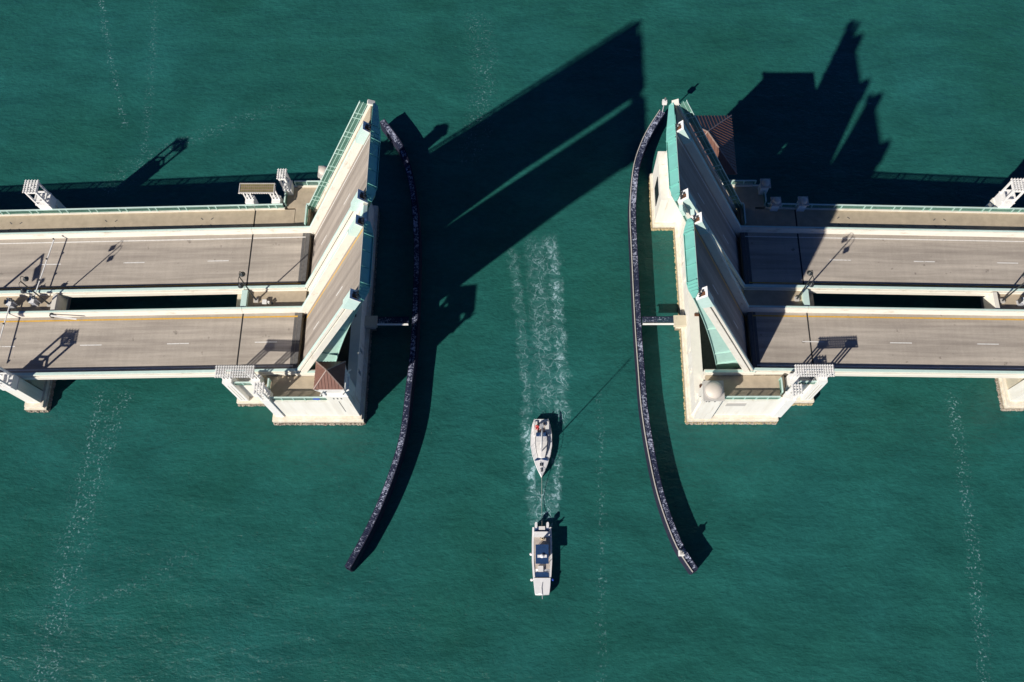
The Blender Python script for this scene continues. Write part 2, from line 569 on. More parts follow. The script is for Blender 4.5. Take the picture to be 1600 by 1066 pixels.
# ------------------------------------------------------------------ approach spans
def span(s, side):
    far = SIDE[s]
    if side == 'S':
        t = thing('bridge_span', 'plain two-lane concrete span without walkway leading to the ' + far, 'bridge span', (s * 50, -6.3, 0), 'approach spans of the drawbridge')
        road = (-10.6, -2.0)
        paras = [(-11.1, -10.58, True), (-2.02, -1.5, False)]
    else:
        t = thing('bridge_span', 'two-lane concrete span with railed walkway leading to the ' + far, 'bridge span', (s * 50, 7.8, 0), 'approach spans of the drawbridge')
        road = (1.75, 10.4)
        paras = [(1.2, 1.77, True), (10.38, 10.9, False)]
    for (a, b_) in SEG:
        box(s * a, s * b_, road[0], road[1], -0.3, 0, G).build('deck_slab', 'road_concrete', t)
        # finger joint, recessed
        box(s * (b_ - 0.02), s * (b_ + 0.24), road[0], road[1], -0.25, -0.05, G).build('joint_seal', 'rubber', t)
    # steel end strip at the moving joint
    box(s * 30.9, s * 31.48, road[0] + 0.05, road[1] - 0.05, -0.25, -0.006, G).build('joint_plate', 'deck_dark', t)
    box(s * 31.52, s * 31.95, road[0] + 0.05, road[1] - 0.05, 0.002, 0.006, G).build('joint_plate', 'deck_dark', t)
    for (a, b_) in SEG:
        for y in (road[0] + 0.6, (road[0] + road[1]) / 2 - 1.4, (road[0] + road[1]) / 2 + 1.4, road[1] - 0.6):
            if a > 39:
                box(s * a, s * b_, y - 0.25, y + 0.25, -1.45, -0.301, G).build('girder', 'pier_beige', t)
    for (y0, y1, out) in paras:
        for i, (a, b_) in enumerate(SEG):
            a_ = a - 1.0 if i == 0 else a - 0.1
            m = MB()
            yc = (y0 + y1) / 2
            xa, xb = s * a_, s * (b_ + 0.08)
            if out:
                # low kerb wall, then an open slot and a broad beam rail on paired posts
                P = [(y0 - 0.06, -0.62), (y1 + 0.06, -0.62), (y1 + 0.08, 0.02), (y1, 0.36), (y0, 0.36), (y0 - 0.06, 0.25)]
                m.loft([[(xx, yy, zz + G(xx)) for yy, zz in P] for xx in (xa, xb)])
                m.build('parapet', 'parapet_paint', t)
                box(xa, xb, yc - 0.20, yc + 0.16, 0.50, 0.80, G).build('beam_rail', 'parapet_paint', t)
                box(xa, xb, yc - 0.14, yc + 0.22, 0.801, 0.86, G).build('coping', 'seafoam_pale', t)
            else:
                P = [(y0 - 0.10, -0.62), (y1 + 0.06, -0.62), (y1 + 0.06, 0.3), (y1 - 0.04, 0.98), (y0 + 0.10, 0.98), (y0 - 0.10, 0.02)]
                m.loft([[(xx, yy, zz + G(xx)) for yy, zz in P] for xx in (xa, xb)])
                m.build('parapet', 'parapet_paint', t)
                box(xa, xb, yc - 0.02, yc + 0.20, 0.981, 1.03, G).build('coping', 'seafoam_pale', t)
        if out:
            rail_posts(s, yc, 30.6, 110, 0.355, 0.15, 'seafoam', t, size=0.2)
        # drain scuppers: small dark holes along the outer face
    if side == 'N':
        for (a, b_) in SEG:
            a_ = a + 1.9 if a < 35 else a
            box(s * a_, s * b_, 11.02, 14.1, -0.25, 0.10, G).build('walkway_slab', 'walk_concrete', t)
            box(s * (b_ - 0.02), s * (b_ + 0.24), 11.02, 14.1, -0.2, 0.03, G).build('joint_seal', 'rubber', t)
            box(s * (a_ if a > 35 else 34.9), s * (b_ + 0.1), 14.1, 14.42, -0.55, 0.36, G).build('kerb', 'parapet_paint', t)
        # railing: posts, top and bottom rails, close pickets
        po = Vector(t['_o'])
        for i, (a, b_) in enumerate(SEG):
            a_ = 34.9 if i == 0 else a - 0.1
            xa, xb = s * a_, s * (b_ + 0.1)
            y = 14.26
            MB().bar((xa, y, G(xa) + 1.42), (xb, y, G(xb) + 1.42), 0.20, 0.07).build('top_rail', 'seafoam_pale', t)
            MB().bar((xa, y, G(xa) + 0.5), (xb, y, G(xb) + 0.5), 0.07, 0.07).build('bottom_rail', 'green_rail', t)
            m = MB()
            x = a_ + 0.1
            while x < b_:
                m.box(s * x - 0.022, s * x + 0.022, y - 0.02, y + 0.02, 0.5, 1.38, G)
                x += 0.105
            m.build('picket_panel', 'green_rail', t, fix=False, kind='stuff')
        rail_posts(s, 14.26, 35.2, 130, 0.36, 1.04, 'seafoam', t, pitch=4.4, gap=1.05, size=0.16)
        # little tie-down marks in the walkway
        x = 46.2
        src = None
        while x < 100:
            for dx, dy, rz in ((-0.75, 0.55, 0.7), (0.75, 0.55, -0.7), (-0.75, -0.55, -0.7), (0.75, -0.55, 0.7)):
                if src is None:
                    src = box(-0.22, 0.22, -0.07, 0.07, 0, 0.012).build('drain_slot', 'deck_dark')
                    src.parent = t
                    o = src
                else:
                    o = inst(src, t)
                xx = s * (x + dx)
                o.location = Vector((xx, 12.35 + dy, G(xx) + 0.1)) - po
                o.rotation_euler = (0, 0, rz)
            x += 14.2
    # road paint
    L = []
    if side == 'N':
        for (a, b_) in SEG:
            box(s * a, s * b_, 9.55, 9.70, 0.004, 0.008, G).build('edge_line', 'line_white', t)
            box(s * a, s * b_, 2.28, 2.44, 0.004, 0.008, G).build('edge_line', 'line_yellow', t)
        st = [-57.5 + 12.2 * i for i in range(-4, 3)] if s < 0 else [43.4 + 12.2 * i for i in range(-1, 6)]
        yd = 6.12
    else:
        for (a, b_) in SEG:
            box(s * a, s * b_, -2.78, -2.56, 0.004, 0.008, G).build('edge_line', 'line_yellow', t)
            box(s * a, s * b_, -10.02, -9.88, 0.004, 0.008, G).build('edge_line', 'line_white', t)
        st = [-61.6 + 12.25 * i for i in range(-4, 3)] if s < 0 else [38.1 + 12.25 * i for i in range(0, 7)]
        yd = -6.42
    for x in st:
        if abs(x) > 32.2 and abs(x + 3.05) > 32.2:
            box(x, x + 3.05, yd - 0.07, yd + 0.07, 0.004, 0.008, G).build('lane_dash', 'line_white', t)
    return t


for s in (-1, 1):
    for side in 'SN':
        span(s, side)


# median slabs between the two roadways
def median(s, x0, x1, label):
    t = thing('median_slab', label, 'bridge median', (s * (x0 + x1) / 2, 0, 0), 'slabs bridging the gap between roadways')
    box(s * x0, s * x1, -1.44, 1.14, -0.35, 0.12, G).build('slab', 'walk_concrete', t)
    return t


for s in (-1, 1):
    t = median(s, 30.6, 38.7, 'short slab between the two parapets, beside the ' + SIDE[s])
    box(s * 38.7, s * 39.5, -1.42, 1.12, -0.9, 0.8, G).build('end_beam', 'seafoam_pale', t)
    t = median(s, 66.4, 100, 'long slab carrying gate boxes between the parapets, on the span to the ' + SIDE[s])
    m = MB()
    m.prism([(s * 65.3, G(66) - 1.2), (s * 66.4, G(66) - 1.2), (s * 66.4, G(66) + 0.8), (s * 65.8, G(66) + 0.8)], 'y', -1.42, 1.12)
    m.build('end_beam', 'parapet_paint', t)


# ------------------------------------------------------------------ rough band of barnacles along a footing edge
def crust(parent, pts, mat='barnacle', zt=0.55):
    m = MB()
    for (p, q) in zip(pts[:-1], pts[1:]):
        p, q = Vector((*p, 0)), Vector((*q, 0))
        d = q - p
        n = max(1, int(d.length / 0.15))
        for i in range(n):
            c_ = p + d * ((i + random.uniform(0.2, 0.8)) / n)
            r = random.uniform(0.07, 0.22)
            h_ = random.uniform(0.15, zt)
            k = 6
            a0 = random.random() * 6
            base = len(m.v)
            for (rr, zz) in ((r * 1.2, -0.6), (r, h_ * 0.6), (r * 0.5, h_)):
                for j in range(k):
                    a = a0 + 6.283 * j / k
                    q_ = rr * random.uniform(0.75, 1.25)
                    m.v.append((c_.x + q_ * math.cos(a), c_.y + q_ * math.sin(a), zz))
            for e in range(2):
                for j in range(k):
                    l = (j + 1) % k
                    m.f.append((base + e * k + j, base + e * k + l, base + (e + 1) * k + l, base + (e + 1) * k + j))
            m.f.append(tuple(base + 2 * k + j for j in range(k)))
    return m.build('barnacle_crust', mat, parent, kind='stuff')


def picket_rail(parent, p, q, zb, ht=1.15, top='seafoam_pale', step=0.115, every=1.6):
    p, q = Vector(p), Vector(q)
    d = q - p
    L = d.length
    u = d.normalized()
    z = Vector((0, 0, 1))
    MB().bar(p + z * (zb + ht), q + z * (zb + ht), 0.20, 0.08).build('top_rail', top, parent)
    MB().bar(p + z * (zb + 0.12), q + z * (zb + 0.12), 0.07, 0.07).build('bottom_rail', 'green_rail', parent)
    m = MB()
    x = step
    while x < L:
        a = p + u * x + z * (zb + 0.12)
        m.bar(a, a + z * (ht - 0.16), 0.045, 0.045)
        x += step
    m.build('picket_panel', 'green_rail', parent, fix=False, kind='stuff')
    n = max(1, round(L / every))
    for i in range(n + 1):
        a = p + d * i / n
        MB().box(a.x - 0.075, a.x + 0.075, a.y - 0.075, a.y + 0.075, zb, zb + ht - 0.04).build('rail_post', 'seafoam', parent)


# ------------------------------------------------------------------ bascule piers
def bascule_pier(s):
    lab = ('cream concrete drawbridge pier with the small brown pyramid roof at its corner' if s < 0 else
           'cream concrete drawbridge pier with the large brown hip roof and a white dome')
    t = thing('bascule_pier', lab, 'bridge pier', (s * 30, 0, 0), 'drawbridge piers in the channel')

    def bx(a, b_, y0, y1, z0, z1, name, mat):
        return box(s * a, s * b_, y0, y1, z0, z1).build(name, mat, t)
    NY = 18.4
    bx(22.83, 35.65, -15.7, NY + 0.35, -3, 1.3, 'footing', 'footing')
    bx(35.65, 41.0, -12.95, 15.9, -3, 1.296, 'footing', 'footing')
    bx(23.02, 35.45, -15.5, NY + 0.15, 1.3, 1.75, 'footing_step', 'footing')
    bx(35.45, 40.8, -12.75, 15.7, 1.296, 1.746, 'footing_step', 'footing')
    # walls
    bx(23.3, 35.2, -15.0, -14.4, 1.7, 8.2, 'wall', 'pier_wall')
    bx(24.5, 35.2, NY - 0.5, NY - 0.1, 1.7, 8.2, 'wall', 'pier_wall')
    bx(32.6, 40.3, -12.2, 15.2, 1.7, 6.6, 'wall', 'pier_wall')
    bx(34.7, 35.2, -14.4, NY - 0.5, 1.7, 7.6, 'wall', 'pier_wall')
    # channel-side wall with slot windows
    ys = [-14.4, -9.6, -9.0, -6.4, -5.8, 4.6, 5.2, 7.8, 8.4, 14.0, 14.6, NY - 0.5]
    for i in range(0, len(ys) - 1, 2):
        bx(23.3, 24.4, ys[i], ys[i + 1], 1.7, 5.9, 'wall', 'pier_wall')
    for i in range(1, len(ys) - 1, 2):
        bx(23.3, 24.4, ys[i], ys[i + 1], 1.7, 3.0, 'wall', 'pier_wall')
        bx(23.3, 24.4, ys[i], ys[i + 1], 4.9, 5.9, 'wall', 'pier_wall')
        bx(23.9, 24.1, ys[i], ys[i + 1], 3.0, 4.9, 'slot_window', 'smoke_glass')
    bx(23.18, 24.52, -14.4, NY - 0.5, 5.9, 6.15, 'wall_cap', 'cream_paint')
    bx(24.4, 32.6, -14.4, NY - 0.5, 1.2, 1.9, 'pit_floor', 'deck_dark')
    bx(32.0, 32.6, -14.4, NY - 0.5, 1.9, 8.0, 'pit_wall', 'pier_beige')
    bx(31.0, 40.6, -11.0, 14.4, 6.6, 7.4, 'deck_seat', 'pier_beige')
    # the shore-side platform with its solid stanchion wall and railing
    bx(24.45, 35.1, -14.38, -11.3, 7.6, 8.12, 'platform', 'walk_concrete')
    picket_rail(t, (s * 26.3, -14.7, 0), (s * 34.0, -14.7, 0), 8.2)
    picket_rail(t, (s * 34.35, -14.0, 0), (s * 34.35, -12.0, 0), 8.15)
    bx(24.2, 31.0, -11.25, -10.72, 6.2, 9.05, 'parapet', 'parapet_paint')
    bx(24.25, 31.0, -11.16, -10.86, 9.05, 9.11, 'coping', 'seafoam_pale')
    picket_rail(t, (s * 36.6, -12.55, 0), (s * 39.2, -12.55, 0), 8.1)
    # walkway-side platform
    n0, n1 = 14.45, NY - 0.5
    bx(25.0, 34.9, n0, n1, 7.9, 8.42, 'platform', 'walk_concrete')
    bx(31.2, 33.4, 11.0, n0, 7.9, 8.44, 'platform', 'walk_concrete')
    bx(29.4, 33.35, n1 - 0.1, n1 + 0.42, 8.2, 8.75, 'kerb', 'parapet_paint')
    picket_rail(t, (s * 28.4, n1 + 0.15, 0), (s * 33.6, n1 + 0.15, 0), 8.6)
    picket_rail(t, (s * 34.75, 14.7, 0), (s * 34.75, 16.4, 0), 8.45)
    # gate that closes the walkway beside the moving leaf
    picket_rail(t, (s * 31.5, 11.2, 0), (s * 31.5, 14.2, 0), 8.44)
    picket_rail(t, (s * 28.6, 14.4, 0), (s * 31.5, 14.4, 0), 8.44)
    crust(t, [(s * 22.83, NY), (s * 22.83, -15.7), (s * 35.65, -15.7), (s * 35.65, -12.95), (s * 41.0, -12.95), (s * 41.0, -8)], 'barnacle' if s < 0 else 'barnacle_yellow')
    crust(t, [(s * 22.83, -15.75), (s * 35.65, -15.75)])
    if s > 0:
        bx(19.45, 29.4, 15.2, 24.4, -3, 1.28, 'footing', 'footing')
        bx(19.6, 29.2, 15.4, 24.2, 1.28, 1.72, 'footing_step', 'footing')
        crust(t, [(22.8, 15.2), (19.45, 15.2), (19.45, 24.4)], 'barnacle_yellow')
    for y in (-1.6, -12.2):
        MB().box(s * 23.9, s * 24.5, y - 0.2, y + 0.2, 6.15, 6.32).build('bearing_block', 'rust', t)
    return t


for s in (-1, 1):
    bascule_pier(s)

# approach piers
for s in (-1, 1):
    for side, (y0, y1) in (('S', (-13.0, -1.7)), ('N', (1.4, 15.8))):
        for xc in (69.6, 100.0):
            where = 'plain roadway' if side == 'S' else 'walkway side'
            far_ = 'nearer' if xc < 80 else 'farther'
            t = thing('bridge_pier', f'beige concrete pier under the {where}, {far_} of two to the {SIDE[s]}', 'bridge pier', (s * xc, (y0 + y1) / 2, 0), 'piers of the approach spans')
            e = -0.8 if side == 'S' else 0.0
            f_ = 0.8 if side == 'N' else 0.0
            zt = G(xc) - 1.5
            box(s * (xc - 1.55), s * (xc + 1.55), y0 + e, y1 + f_, -3, 0.9).build('footing', 'footing', t)
            box(s * (xc - 1.3), s * (xc + 1.3), y0 + e * 0.7, y1 + f_ * 0.7, 0.9, 1.5).build('footing_step', 'footing', t)
            box(s * (xc - 0.95), s * (xc + 0.95), y0 + 1.9, y1 - 0.2, 1.5, zt - 0.6).build('pier_shaft', 'pier_beige', t)
            box(s * (xc - 1.1), s * (xc + 1.1), y0 + 2.0, y1 - 0.1, zt - 0.6, zt).build('pier_cap', 'pier_beige', t)
            if side == 'S':
                box(s * (xc - 0.95), s * (xc + 0.95), y0, -11.3, 1.5, G(xc) + 0.9).build('buttress', 'pier_wall', t)
                crust(t, [(s * (xc - 1.55), y0 + 6), (s * (xc - 1.55), y0 + e), (s * (xc + 1.55), y0 + e), (s * (xc + 1.55), y0 + 6)])
            else:
                box(s * (xc - 0.95), s * (xc + 0.95), 14.5, y1 + 0.5, 1.5, G(xc) + 0.9).build('buttress', 'pier_wall', t)


# ------------------------------------------------------------------ white trellis towers
def slat_grid(t, x0, x1, y0, y1, z, nx, ny, wd=0.15):
    po = Vector(t['_o'])
    ov = 0.17
    src = box(0, x1 - x0 + 2 * ov, -0.08, 0.08, 0, 0.06).build('beam', 'white_paint')
    src.parent = t
    for j in range(ny):
        o = src if j == 0 else inst(src, t)
        o.location = Vector((x0 - ov, y0 + (y1 - y0) * j / (ny - 1), z)) - po
    src = box(-0.06, 0.06, 0, y1 - y0 + 2 * ov, 0, 0.06).build('slat', 'white_paint')
    src.parent = t
    for i in range(nx):
        o = src if i == 0 else inst(src, t)
        o.location = Vector((x0 + (x1 - x0) * i / (nx - 1), y0 - ov, z + 0.072)) - po


def leg(t, x0, x1, y0, y1, zb, zm, zt, three=True):
    box(x0 - 0.06, x1 + 0.06, y0 - 0.06, y1 + 0.06, zb, zm).build('pylon_base', 'white_paint', t)
    if zm - zb > 4:
        for xg in (x0 + 0.3, x1 - 0.4):
            box(xg, xg + 0.10, y0 - 0.075 if y0 < 0 else y1 + 0.06, y0 - 0.06 if y0 < 0 else y1 + 0.075, zb + 0.6, zm - 1.2).build('groove', 'pier_beige', t)
    n = 3 if three else 2
    wd = (x1 - x0)
    pw = 0.16
    for i in range(n):
        xa = x0 + (wd - pw) * i / (n - 1)
        ym = (y0 + y1) / 2
        box(xa, xa + pw, ym - 0.08, ym + 0.08, zm, zt).build('post', 'white_paint', t)
    box(x0 - 0.03, x1 + 0.03, (y0 + y1) / 2 - 0.3, (y0 + y1) / 2 + 0.3, zt - 0.3, zt - 0.02).build('cross_tie', 'white_paint', t)


def trellis_gate(label, s, y0, y1, zb, panel=False):
    x0, x1 = sorted((s * 35.35, s * 40.25))
    t = thing('trellis_gate', label, 'trellis', ((x0 + x1) / 2, (y0 + y1) / 2, zb), 'two-legged trellis gates on the drawbridge piers')
    zt = 12.75
    ya, yb = y0 + 0.15, y1 - 0.15
    for (a, b_) in ((x0, x0 + 1.1), (x1 - 1.1, x1)):
        leg(t, a, b_, ya, yb, zb, 9.9, zt)
    slat_grid(t, x0 + 0.05, x1 - 0.05, y0, y1, zt, 16, 5)
    if panel:
        box(x0 + 0.1, x1 - 0.1, y0 + 0.05, y1 - 0.05, zt + 0.134, zt + 0.16).build('roof_panel', 'trellis_panel', t)
        for j in range(1, 3):
            yy = y0 + (y1 - y0) * j / 3
            box(x0 + 0.1, x1 - 0.1, yy - 0.025, yy + 0.025, zt + 0.162, zt + 0.19).build('batten', 'seam_pale', t)
        for i in range(1, 16):
            xx = x0 + 0.1 + (x1 - x0 - 0.2) * i / 16
            box(xx - 0.02, xx + 0.02, y0 + 0.05, y1 - 0.05, zt + 0.162, zt + 0.185).build('batten', 'seam_pale', t)
        for (ya_, yb_, xa_, xb_) in ((y0 - 0.08, y0 + 0.04, x0 - 0.05, x1 + 0.05), (y1 - 0.04, y1 + 0.08, x0 - 0.05, x1 + 0.05), (y0 + 0.045, y1 - 0.045, x0 - 0.05, x0 + 0.08), (y0 + 0.045, y1 - 0.045, x1 - 0.08, x1 + 0.05)):
            box(xa_, xb_, ya_, yb_, zt + 0.134, zt + 0.23).build('panel_frame', 'cap_grey', t)
    return t


trellis_gate('long white trellis on two pylons beside the small brown pyramid roof', -1, -12.95, -11.55, 1.75)
trellis_gate('long white trellis on two pylons beside the round white dome', 1, -12.95, -11.55, 1.75)
trellis_gate('long trellis roofed with olive panels on two pylons over the walkway railing', -1, 14.35, 15.75, 7.8, True)


def trellis_pylon(name, label, x0, x1, y0, y1, zb, zm, zt, nx, ny, group):
    t = thing(name, label, 'trellis', ((x0 + x1) / 2, (y0 + y1) / 2, zb), group)
    box(x0 - 0.05, x1 + 0.05, y0 - 0.05, y1 + 0.05, zb, zm).build('pylon_base', 'white_paint', t)
    box(x0 - 0.10, x1 + 0.10, y0 - 0.10, y1 + 0.10, zm, zm + 0.2).build('base_cap', 'white_paint', t)
    for xa in (x0, x1 - 0.24):
        for ya in (y0, y1 - 0.24):
            box(xa, xa + 0.24, ya, ya + 0.24, zm + 0.2, zt).build('post', 'white_paint', t)
    for zc in (zm + 0.7, zt - 0.5):
        for (a, b_, c_, d_) in ((x0 + 0.24, x1 - 0.24, y0 + 0.03, y0 + 0.2), (x0 + 0.24, x1 - 0.24, y1 - 0.2, y1 - 0.03), (x0 + 0.03, x0 + 0.2, y0 + 0.24, y1 - 0.24), (x1 - 0.2, x1 - 0.03, y0 + 0.24, y1 - 0.24)):
            box(a, b_, c_, d_, zc, zc + 0.22).build('cross_tie', 'white_paint', t)
    slat_grid(t, x0, x1, y0, y1, zt, nx, ny, 0.15)
    return t


g1 = 'single-legged trellis pylons at the platform corners'
trellis_pylon('trellis_pylon', 'small square white trellis pylon between the small brown roof and a long trellis', -34.95, -33.9, -15.15, -13.85, 1.75, 9.6, 12.7, 4, 5, g1)
trellis_pylon('trellis_pylon', 'small square white trellis pylon between the round dome and a long trellis', 34.7, 35.85, -15.3, -14.2, 1.75, 9.6, 12.7, 4, 4, g1)
trellis_pylon('trellis_pylon', 'small square white trellis pylon behind the olive-roofed trellis', -35.0, -33.95, 16.55, 17.95, 7.8, 9.8, 13.0, 4, 5, g1)
g2 = 'trellis towers on the approach piers'
for s in (-1, 1):
    xa, xb = sorted((s * 68.8, s * 70.5))
    trellis_pylon('trellis_tower', 'white open trellis tower on the walkway edge of the span to the ' + SIDE[s], xa, xb, 14.4, 16.2, G(70) + 0.9, 9.4, 13.0, 5, 7, g2)
    trellis_pylon('trellis_tower', 'white open trellis tower beside the plain roadway to the ' + SIDE[s], xa, xb, -13.1, -11.3, G(70) + 0.9, 9.0, 13.0, 5, 7, g2)

# capped pillars in place of the trellis beside the large roof
for (xc, yc, zt, lab) in ((34.6, 17.0, 10.6, 'white pillar with a pale square cap at the outer platform corner'),
                          (36.0, 14.3, 10.1, 'white pillar with square cap on the walkway railing near the joint'),
                          (39.9, 14.35, 10.1, 'round-capped white pillar on the walkway railing over the deck joint')):
    t = thing('pillar', lab, 'pillar', (xc, yc, 7.9), 'capped pillars beside the large brown roof')
    box(xc - 0.55, xc + 0.55, yc - 0.55, yc + 0.55, 7.7, zt).build('shaft', 'white_paint', t)
    box(xc - 0.72, xc + 0.72, yc - 0.72, yc + 0.72, zt, zt + 0.25).build('cap', 'cap_grey', t)
    MB().lathe([(0.62, zt + 0.25), (0.55, zt + 0.5), (0.32, zt + 0.68), (0.05, zt + 0.74)], xc, yc, 14).build('dome', 'dome_grey', t, True)


# ------------------------------------------------------------------ hip roofs
def clip(poly, a, b_):
    """keep the part of a 3d polygon left of plan line a->b"""
    out = []

    def sd(p):
        return (b_[0] - a[0]) * (p[1] - a[1]) - (b_[1] - a[1]) * (p[0] - a[0])
    for i in range(len(poly)):
        p, q = poly[i], poly[(i + 1) % len(poly)]
        dp, dq = sd(p), sd(q)
        if dp >= 0:
            out.append(p)
        if (dp >= 0) != (dq >= 0):
            f_ = dp / (dp - dq)
            out.append(tuple(p[k] + (q[k] - p[k]) * f_ for k in range(3)))
    return out


def hip_roof(t, x0, x1, y0, y1, ze, za, mat, pitch, cuts=()):
    cx, cy = (x0 + x1) / 2, (y0 + y1) / 2
    ap = (cx, cy, za)
    C = [(x0, y0, ze), (x1, y0, ze), (x1, y1, ze), (x0, y1, ze)]
    for i in range(4):
        p, q = C[i], C[(i + 1) % 4]
        poly = [p, q, ap]
        for a, b_ in cuts:
            poly = clip(poly, a, b_)
        if len(poly) < 3:
            continue
        m = MB()
        n = len(poly)
        m.v = [v for v in poly] + [(v[0], v[1], v[2] - 0.10) for v in poly]
        m.f = [tuple(range(n)), tuple(reversed(range(n, 2 * n)))] + [(k, n + k, n + (k + 1) % n, (k + 1) % n) for k in range(n)]
        face = m.build('roof_slope', mat, t)
        # standing seams run down the slope
        d = Vector(q) - Vector(p)
        L = d.length
        u = d / L
        mid = (Vector(p) + Vector(q)) / 2
        k = int(L / 2 / pitch)
        for j in range(-k, k + 1):
            o_ = j * pitch
            foot = mid + u * o_
            fr = 1 - abs(o_) / (L / 2)
            if fr < 0.04:
                continue
            head = foot + (Vector(ap) - mid) * fr
            seg = [tuple(foot), tuple(head)]
            # clip seam by the cuts
            for a, b_ in cuts:
                def sd(pp):
                    return (b_[0] - a[0]) * (pp[1] - a[1]) - (b_[1] - a[1]) * (pp[0] - a[0])
                if not seg:
                    break
                d0, d1 = sd(seg[0]), sd(seg[1])
                if d0 < 0 and d1 < 0:
                    seg = None
                elif d0 < 0 or d1 < 0:
                    f_ = d0 / (d0 - d1)
                    x = tuple(seg[0][z_] + (seg[1][z_] - seg[0][z_]) * f_ for z_ in range(3))
                    seg = [x, seg[1]] if d0 < 0 else [seg[0], x]
            if seg:
                up = Vector((0, 0, 0.02))
                MB().bar(Vector(seg[0]) + up, Vector(seg[1]) + up, 0.07, 0.09).build('seam', 'roof_tan', face)
    for c_ in C:
        keep = True
        for a, b_ in cuts:
            if (b_[0] - a[0]) * (c_[1] - a[1]) - (b_[1] - a[1]) * (c_[0] - a[0]) < 0:
                keep = False
        if keep:
            MB().bar(Vector(c_) + Vector((0, 0, 0.05)), Vector(ap) + Vector((0, 0, 0.05)), 0.14, 0.10).build('hip_cap', 'seam_pale', t)


# stair tower with small pyramid roof
t = thing('stair_tower', 'small square tower with brown pyramid metal roof on white arched brackets', 'tower', (-25.1, -13.2, 1.75))
box(-26.2, -23.25, -15.08, -12.3, 1.8, 11.2).build('wall', 'pier_wall', t)
box(-26.4, -23.05, -15.28, -12.1, 11.2, 11.5).build('cornice', 'white_paint', t)
for (xa, ya) in ((-26.3, -15.2), (-23.45, -15.2), (-26.3, -12.5), (-23.45, -12.5)):
    box(xa, xa + 0.35, ya, ya + 0.35, 11.5, 13.75).build('post', 'white_paint', t)
    for dx, dy in ((1, 0), (-1, 0), (0, 1), (0, -1)):
        MB().bar((xa + 0.17, ya + 0.17, 12.7), (xa + 0.17 + dx * 0.75, ya + 0.17 + dy * 0.75, 13.7), 0.14, 0.14).build('bracket', 'white_paint', t)
box(-26.1, -23.3, -15.0, -12.4, 11.5, 12.4).build('parapet', 'white_paint', t)
for (a, b_, c_, d_) in ((-26.35, -23.1, -15.25, -14.95), (-26.35, -23.1, -12.45, -12.15), (-26.35, -26.05, -14.95, -12.45), (-23.4, -23.1, -14.95, -12.45)):
    box(a, b_, c_, d_, 13.75, 13.98).build('ring_beam', 'white_paint', t)
for dx in (0.9, 1.4, 1.9):
    box(-26.2 + dx, -26.2 + dx + 0.14, -15.12, -15.07, 9.8, 10.3).build('vent_hole', 'deck_dark', t)
box(-24.85, -24.77, -15.10, -15.06, 4.0, 8.8).build('conduit', 'deck_dark', t)
hip_roof(t, -27.0, -23.15, -15.1, -11.3, 14.0, 16.0, 'roof_brown', 0.42)

# control house with large hip roof
t = thing('control_house', 'cream bridge control house under a large brown seamed hip roof', 'building', (24.3, 20.0, 1.72))
box(19.75, 28.2, 15.6, 23.9, 1.7, 8.4).build('wall', 'pier_wall', t)
WP = [(20.9, 16.0), (28.2, 16.0), (28.2, 23.5), (20.9, 23.5)]
MB().prism(WP, 'z', 8.4, 12.6).build('wall', 'cream_paint', t)
m = MB()
MB().prism([(20.75, 15.8), (28.4, 15.8), (28.4, 23.65), (20.75, 23.65)], 'z', 12.6, 12.9).build('cornice', 'white_paint', t)
WQ = [(21.0, 16.1), (28.0, 16.1), (28.0, 23.3), (21.0, 23.3)]
MB().prism(WQ, 'z', 12.9, 16.9).build('glazing', 'smoke_glass', t)
for i in range(len(WQ)):
    p, q = Vector((*WQ[i], 0)), Vector((*WQ[(i + 1) % len(WQ)], 0))
    n = max(1, round((q - p).length / 1.3))
    for k in range(n):
        a = p + (q - p) * k / n
        box(a.x - 0.09, a.x + 0.09, a.y - 0.09, a.y + 0.09, 12.9, 16.9).build('mullion', 'white_paint', t)
box(19.66, 19.74, 17.3, 20.4, 3.6, 7.0).build('window', 'smoke_glass', t)
hip_roof(t, 20.5, 29.0, 14.7, 24.2, 17.0, 20.1, 'roof_brown', 0.46)

# dome towers
def dome_tower(label, x0, x1, y0, y1, zb, zt, r):
    t = thing('dome_tower', label, 'tower', ((x0 + x1) / 2, (y0 + y1) / 2, zb), 'square towers capped by a dome')
    cx, cy = (x0 + x1) / 2, (y0 + y1) / 2
    box(x0 + 0.15, x1 - 0.15, y0 + 0.15, y1 - 0.15, zb, zt - 0.5).build('shaft', 'pier_wall', t)
    box(x0 - 0.0, x1 + 0.0, y0 - 0.0, y1 + 0.0, zt - 0.5, zt).build('cornice', 'cap_grey', t)
    MB().lathe([(r + 0.09, zt), (r + 0.09, zt + 0.12), (r, zt + 0.13)], cx, cy, 40).build('drum', 'cap_grey', t)
    pr_ = [(r * math.cos(a * math.pi / 20), zt + 0.13 + 0.62 * r * math.sin(a * math.pi / 20)) for a in range(10)] + [(0.02, zt + 0.13 + 0.62 * r)]
    MB().lathe(pr_, cx, cy, 40).build('dome', 'dome_grey', t, True)
    for dx in (0.4, 0.75, 1.5):
        box(x0 + dx, x0 + dx + 0.18, y0 + 0.10, y0 + 0.16, zt - 1.2, zt - 0.9).build('vent_hole', 'deck_dark', t)


dome_tower('square cream tower with a round white dome, beside sunlit platform railing', 23.45, 26.15, -15.75, -13.05, 1.75, 11.2, 1.2)
dome_tower('slim tower with grey-white dome partly behind the raised walkway railing', -29.25, -27.5, 16.6, 18.3, 1.75, 13.5, 0.75)


# ------------------------------------------------------------------ bascule leaves
PX_, PZ = 28.7, 6.45
TL = 29.5


